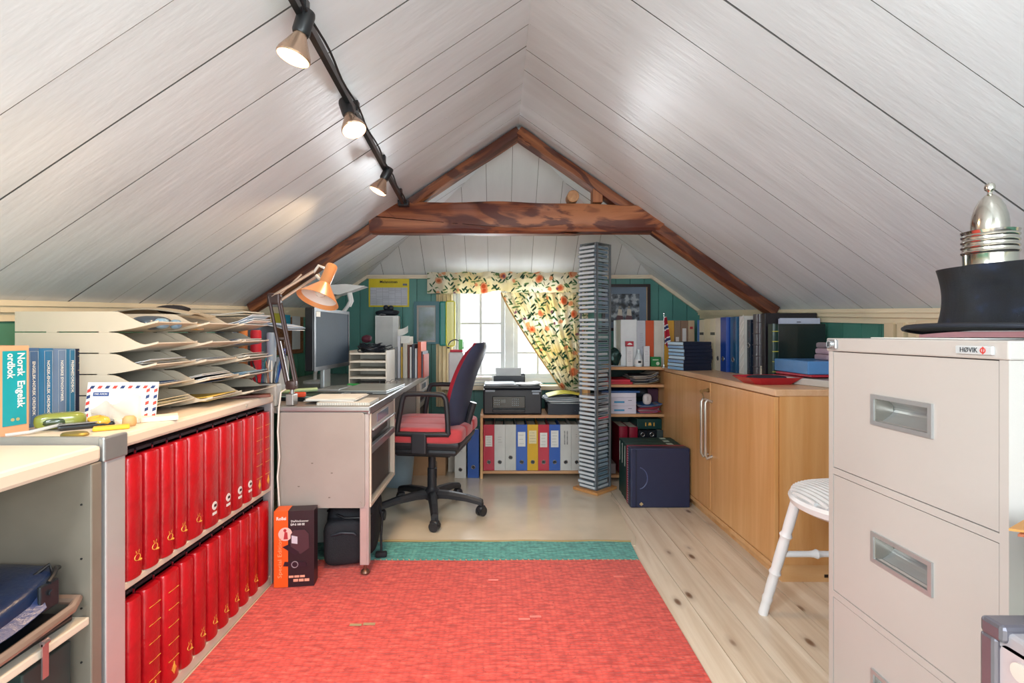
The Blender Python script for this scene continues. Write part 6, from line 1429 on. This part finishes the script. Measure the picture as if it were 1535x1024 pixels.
pr += [(.0605, .070), (.063, .0745), (.060, .0755), (.050, .0755)]; b.lathe(pr, n=48); b.build('ringed_collar', SLV, o)
b = MB(); b.smooth = True; b.lathe([(.040, .070), (.041, .080), (.0408, .095), (.038, .112), (.032, .130), (.023, .145), (.012, .155), (.006, .158), (.005, .163)], n=48); b.build('dome', SLV, o)
b = MB(); b.smooth = True; b.lathe([(.004, .160), (.006, .164), (.0115, .168), (.0125, .174), (.0105, .180), (.004, .184), (.001, .1845)], n=28); b.build('knob', SLV, o)
b = MB(); b.smooth = True; b.tube([(0, 0, .003), (.05, .01, .004), (.08, .0, .003)], .003, 6); b.lathe([(.004, 0), (.011, .0), (.011, .004), (.004, .004)], (.095, 0, .0), 16); tag(b.build('brass_key', mat('#b08a3c', rough=.3, metal=.9), loc=(.955, .905, KT + .0)), 'small brass key lying in front of the hat brim', 'key')
# ================================================================= curtains
def floral():
    m, nt, b = newmat('floral_cotton'); co = coords(nt, (1, .15, 1))
    base = ramp(nt, None, [(0, '#efe3c4'), (1, '#efe3c4')])
    n0 = N(nt, 'ShaderNodeTexNoise'); n0.inputs['Scale'].default_value = 5; nt.links.new(co, n0.inputs['Vector']); base = ramp(nt, n0.outputs[0], [(.35, '#e9dcb0'), (.6, '#f1ecdc')])
    def spots(scale, th, colr, rot=(0, 0, 0), off=(0, 0, 0), cell=None):
        nonlocal base
        tc = N(nt, 'ShaderNodeTexCoord'); m0 = N(nt, 'ShaderNodeMapping'); m0.inputs['Rotation'].default_value = rot; nt.links.new(tc.outputs['Object'], m0.inputs[0]); mp = N(nt, 'ShaderNodeMapping'); mp.inputs['Scale'].default_value = scale; mp.inputs['Location'].default_value = off; nt.links.new(m0.outputs[0], mp.inputs[0])
        nz = N(nt, 'ShaderNodeTexNoise'); nz.inputs['Scale'].default_value = 1.2; nz.inputs['Detail'].default_value = 3; nt.links.new(mp.outputs[0], nz.inputs['Vector'])
        ad = N(nt, 'ShaderNodeVectorMath', operation='MULTIPLY_ADD'); nt.links.new(nz.outputs['Color'], ad.inputs[0]); ad.inputs[1].default_value = (.45, .45, .45); nt.links.new(mp.outputs[0], ad.inputs[2])
        v = N(nt, 'ShaderNodeTexVoronoi'); v.inputs['Scale'].default_value = 1; nt.links.new(ad.outputs[0], v.inputs['Vector'])
        f = ramp(nt, v.outputs['Distance'], [(0, (1, 1, 1)), (th, (1, 1, 1)), (th + .05, (0, 0, 0))]); base = mixc(nt, f, base, colr)
    spots((44, 0, 14), .27, '#4a7a58', (0, R(38), 0)); spots((40, 0, 13), .25, '#35604c', (0, R(-42), 0), (3, 0, 5)); spots((14, 0, 46), .24, '#7a9a68', (0, R(12), 0), (7, 0, 2)); spots((60, 0, 7), .12, '#8a7a50', (0, R(20), 0), (2, 0, 8))
    spots((8.5, 0, 8.5), .23, '#e6b08a', off=(1.3, 0, .4)); spots((8.5, 0, 8.5), .13, '#d57a50', off=(1.3, 0, .4)); spots((10, 0, 10), .15, '#e6b48c', off=(5.1, 0, 3.7)); spots((9, 0, 9), .08, '#9a6a80', off=(9, 0, 1.7))
    nt.links.new(base, b.inputs['Base Color']); b.inputs['Roughness'].default_value = .85
    tl = N(nt, 'ShaderNodeBsdfTranslucent'); nt.links.new(base, tl.inputs[0]); mx = N(nt, 'ShaderNodeMixShader'); mx.inputs[0].default_value = .45
    nt.links.new(b.outputs[0], mx.inputs[1]); nt.links.new(tl.outputs[0], mx.inputs[2]); nt.links.new(mx.outputs[0], nt.nodes['Material Output'].inputs[0]); return m
FLO = floral()
va = thing('floral_valance', 'gathered floral valance on a rod above the window', 'valance', (0, DB - .10, 1.30))
def vl(u, v):
    x = -.535 + 1.215 * u; amp = .012 + .006 * sin(5 * u)
    if u < .03: pass
    ph = 62 * u + 2.0 * sin(9 * u)
    bot = .118 - .010 * sin(pi * min(1, max(0, (u - .38) / .30))) * -1.6 - .004 * sin(20 * u)
    hh = .158 - (.158 - (.0 + .022 * math.exp(-((u - .44) / .07) ** 2) + .004 * sin(14 * u))) * (1 - v)
    z = (.0 + .022 * math.exp(-((u - .44) / .07) ** 2) - .006 * (u > .5) * min(1, (u - .5) * 6) + .003 * sin(14 * u)) * (1 - v) + (.162 + .004 * sin(ph * .9)) * v
    nar = 1 - .55 * math.exp(-((v - .66) / .07) ** 2)
    return (x, amp * nar * sin(ph) - .012 * (1 - v), z)
b = MB(); b.smooth = True; b.grid(vl, 220, 22, thick=.0015); b.build('valance_cloth', FLO, va)
b = MB(); b.tube([(-.53, .020, .118), (.675, .020, .118)], .007, 10); b.build('curtain_rod', CHROME, va)
cu = thing('floral_curtain', 'floral curtain gathered to the right side of the window', 'curtain', (0, DB - .155, .56))
def cf(u, v):
    # v 0 bottom .. 1 top; left edge sweeps down to the tie at the right
    t = 1 - v; xl = .020 + .47 * t ** 1.12; xr = .665 - .055 * t ** 3; x = xl + (xr - xl) * u
    ph = 2 * pi * 7.5 * u + .8 * sin(3 * v); amp = .022 * (1 - .25 * t)
    return (x, amp * sin(ph) + .008 * sin(2.3 * ph) + .0, .745 * v)
b = MB(); b.smooth = True; b.grid(cf, 150, 40, thick=.0015); b.build('curtain_cloth', FLO, cu)
b = MB(); b.smooth = True; b.tube([tuple(Vector(cf(0, i / 30)) + Vector((0, 0, 0))) for i in range(31)], .006, 6); b.build('hem', mat('#c8a468', rough=.8), cu)
b = MB(); b.smooth = True
b.grid(lambda u, v: (.565 + .065 * cos(2 * pi * u) , .030 * sin(2 * pi * u), .02 + .035 * v), 24, 3, thick=.002); b.build('tie_band', FLO, cu)
lc = MB(); lc.smooth = True; lc.grid(lambda u, v: (-.475 + .125 * u, .010 * sin(2 * pi * 4 * u), .86 * v), 40, 6, thick=.0015)
tag(lc.build('plain_curtain', mat('#d8c6a0', rough=.8), loc=(0, DB - .045, .44)), 'plain beige curtain strip hanging at the left window casing', 'curtain')
# ================================================================= ceiling track with spots
TRK = mat('#1a1b1e', rough=.35, coat=.2)
p0 = Vector((-.463, .95, 1 + roofh(-.463) - .038)); p1 = Vector((-.531, 2.86, 1 + roofh(-.531) - .040))
tr = thing('lighting_track', 'black lighting track running along the left ceiling slope', 'lighting track', tuple(p0))
b = MB(); b.smooth = False; bar3(b, (0, 0, 0), tuple(p1 - p0), .012, .008, (1, 0, 0)); b.build('rail', TRK, tr)
b = MB(); b.smooth = True; b.tube([tuple((p1 - p0) * (i / 40) + Vector((.020 + .004 * sin(i * .9), 0, -.004))) for i in range(41)], .0035, 6); b.build('track_cable', BLACK, tr)
for f_ in (.15, .42, .68, .93):
    q = (p1 - p0) * f_; b = MB(); b.box(q.x - .012, q.x + .012, q.y - .012, q.y + .012, q.z + .005, q.z + .040); b.build('mounting_clip', TRK, tr)
b = MB(); q = p1 - p0; b.rbox(q.x - .03, q.x + .03, q.y - .02, q.y + .025, q.z - .016, q.z + .016, .004); b.build('end_connector', mat('#20252c', rough=.4), tr)
BUL = emis('#ffd2a0', 3.2)
def spot(label, pos, dr, s, energy, rs=1.0):
    d = Vector(dr).normalized(); t = thing('track_spot', label, 'spotlight', pos, group='spotlights on the ceiling track')
    M_ = Vector((0, 0, 1)).rotation_difference(d).to_matrix().to_4x4()
    b = MB(); b.smooth = True; b.lathe([(.012, -.050), (.019, -.048), (.021, -.040), (.021, .005), (.018, .012)], n=22, mtx=M_); b.tube([(0, 0, 0), (0, 0, .030)], .009, 8); hs = b.build('lamp_holder', TRK, t)
    b = MB(); b.smooth = True; b.lathe([(.014, .006), (.018, .020), (.030, .045), (.0385, .062), (.040, .070), (.038, .0735)], n=28, mtx=M_, caps=False); b.build('reflector_bulb', mat('#c8a890', rough=.2, metal=.7), t)
    b = MB(); b.smooth = True; b.lathe([(.0375, .073), (.030, .0765), (.015, .079), (.001, .0795)], n=28, mtx=M_, caps=False); b.build('glowing_face', BUL, t)
    l = bpy.data.lights.new('track_spot_light', 'SPOT'); l.energy = energy; l.color = (1, .66, .36); l.spot_size = R(118); l.spot_blend = .30; l.shadow_soft_size = .03
    lo = bpy.data.objects.new('track_spot_light', l); COL.objects.link(lo); lo.location = Vector(pos) + d * .088; lo.rotation_euler = d.to_track_quat('-Z', 'Y').to_euler()
spot('nearest glowing spotlight on the track, pointing down and left', tuple(p0 + (p1 - p0) * .145 + Vector((.0, 0, -.040))), (-.25, -.08, -.96), 1, 20)
spot('middle glowing spotlight on the track, turned to the right', tuple(p0 + (p1 - p0) * .372 + Vector((.0, 0, -.040))), (.35, -.28, -.90), 1, 22)
spot('farthest glowing spotlight on the track, turned to the left', tuple(p0 + (p1 - p0) * .705 + Vector((.0, 0, -.040))), (-.42, -.12, -.90), 1, 13)
# ================================================================= under the desk
o = thing('scanner_carton', 'orange and black scanner carton standing under the desk corner', 'carton', (-.872, 1.985, .0105), rz=R(7))
b = MB(); b.box(0, .150, 0, .062, 0, .296); b.build('carton', mat('#2a1820', rough=.4, var=.08), o); MB().box(0, .052, -.0012, -.0001, 0, .296).build('orange_panel', mat('#ee5a1c', rough=.4), o)
MB().box(-.0012, -.0001, 0, .062, 0, .296).build('orange_side', mat('#d84e18', rough=.4), o); MB().box(0, .052, 0, .062, .2961, .2972).build('orange_top', mat('#f0641e', rough=.4), o)
text('Rollei', .018, WHT, o, (.027, -.0022, .268), '-y', fitw=.036, bold=True); text('DiaFilmScanner', .011, WHT, o, (.096, -.0014, .256), '-y', fitw=.066); text('DF-S 100 SE', .011, WHT, o, (.088, -.0014, .243), '-y', fitw=.052, bold=True)
text('Special Edition', .021, mat('#f4a070'), o, (.022, -.0022, .115), '-y', spin=pi / 2, fitw=.155)
b = MB(); b.cyl((.042, -.0025, .207), .026, .0012, 28, axis=1); b.build('round_photo', mat('#f0b8b0'), o); b = MB(); b.prism([(.036, .188), (.052, .188), (.050, .215), (.040, .216)], -.0038, -.0026, 'xz'); b.cyl((.041, -.0034, .222), .006, .001, 12, axis=1); b.build('photo_figure', mat('#b0303a'), o)
b = MB(); b.m(0).prism([(.062, .145), (.062, .205), (.075, .222), (.115, .222), (.130, .205), (.132, .150), (.100, .128)], -.0032, -.0014, 'xz'); b.m(1).prism([(.066, .172), (.066, .202), (.088, .196), (.088, .168)], -.0040, -.0033, 'xz'); b.m(2).prism([(.032, .158), (.052, .166), (.096, .136), (.080, .124)], -.0042, -.0033, 'xz'); b.m(2).prism([(.034, .083), (.040, .100), (.118, .096), (.124, .078)], -.0036, -.0026, 'xz'); b.m(3).tube([(.078 + .012 * cos(a), -.0042, .088 + .012 * sin(a)) for a in [i * pi / 6 for i in range(12)]], .002, 5, closed=True)
b.build('device_picture', [mat('#4a3038', rough=.3), mat('#c9c0cc', rough=.3), mat('#2c1c28', rough=.3), mat('#8f7f88')], o)
b = MB()
for i in range(3): b.box(.055 + i * .021, .073 + i * .021, -.0016, -.0003, .036, .044); b.box(.072 + i * .021, .090 + i * .021, -.0016, -.0003, .020, .030)
b.build('badge_row', mat('#e8a088'), o, kind='stuff')
o = thing('camera_bag', 'black padded camera bag on the rug under the desk', 'bag', (-.655, 2.33, .0105), rz=R(8))
BG = mat('#14161d', rough=.75, var=.12, bump=.4, bs=350)
b = MB(); b.smooth = True; blob(b, (0, .02, .132), (.112, .165, .130), 4.2, .012, 34, None, 2, ); b.build('bag_body', BG, o)
b = MB(); blob(b, (-.02, -.150, .105), (.085, .035, .095), 5, .012, 28, None, 5); b.build('front_pocket', BG, o)
b = MB(); b.smooth = True; b.tube([(-.07, -.18, .14), (-.03, -.192, .155), (.02, -.19, .150), (.03, -.188, .14)], .006, 8); b.build('pocket_loop', mat('#23252e', rough=.5), o)
b = MB(); b.smooth = True; b.tube([(-.10, -.10, .22), (-.02, -.16, .205), (.07, -.155, .20), (.10, -.08, .205)], .006, 8); b.build('zip_seam', mat('#0a0b10', rough=.5), o)
b = MB(); b.smooth = True; b.tube([(.108, .0, .2), (.125, -.03, .15), (.122, -.06, .08), (.125, -.08, .01), (.14, -.085, .006)], .006, 8); b.rbox(.10, .15, -.10, -.07, .0, .022, .006); b.build('shoulder_strap', BG, o)
b = MB(); b.rbox(0, .10, 0, .03, .0, .26, .003); tag(b.build('white_board', mat('#d3dcda', rough=.5), loc=(-.885, 2.42, .006), rz=R(4)), 'white board leaning behind the camera bag under the desk', 'board')
# ================================================================= second desk at the right edge of the frame
dk = thing('side_desk', 'second grey desk end with metal corner at the right edge', 'desk', (.70, 0, 0))
b = MB(); b.rbox(.0, .60, .0, .722, .560, .588, .005); b.build('desk_top', mat('#9a9498', rough=.35), dk)
b = MB(); b.prism(roundrect(.02, .712, .05, .570, .012), .0, .012, 'yz'); s_ = b.build('side_panel', mat('#b3a4a6', rough=.45, var=.05, bump=.1, bs=60), dk); b = MB(); b.cyl((-.003, .683, .545), .0125, .003, 24, axis=0); b.build('plug_button', mat('#c9bdb4', rough=.4), s_)
b = MB(); b.smooth = False; b.rbox(-.008, .03, .712, .735, .0, .575, .005); b.rbox(-.008, .60, .700, .735, .572, .597, .006); b.build('corner_frame', mat('#7e7c86', rough=.3, metal=.7), dk)
b = MB(); b.rbox(.06, .34, .40, .735, .5885, .7000, .004); tag(b.build('document_box', mat('#8f8a90', rough=.5), loc=(.70, 0, 0)), 'grey document box on the second desk, at the right frame edge', 'box')
for i, (c_, l_, dz) in enumerate((('#b07a3c', 'ochre folder whose tip enters the picture at the right', .0), ('#8f4a2c', 'rust brown folder whose tip enters the picture at the right', .010), ('#d8c9b8', 'pale folder whose tip enters the picture at the right', .018))):
    b = MB(); b.prism([(.0, .0), (.34, -.17), (.36, -.10), (.10, .06)], 0, .0035, 'xy'); tag(b.build('document_folder', mat(c_, rough=.5), loc=(.752 + .003 * i, .752 - .010 * i, .7093 - dz * .45)), l_, 'folder', 'folders at the right edge')
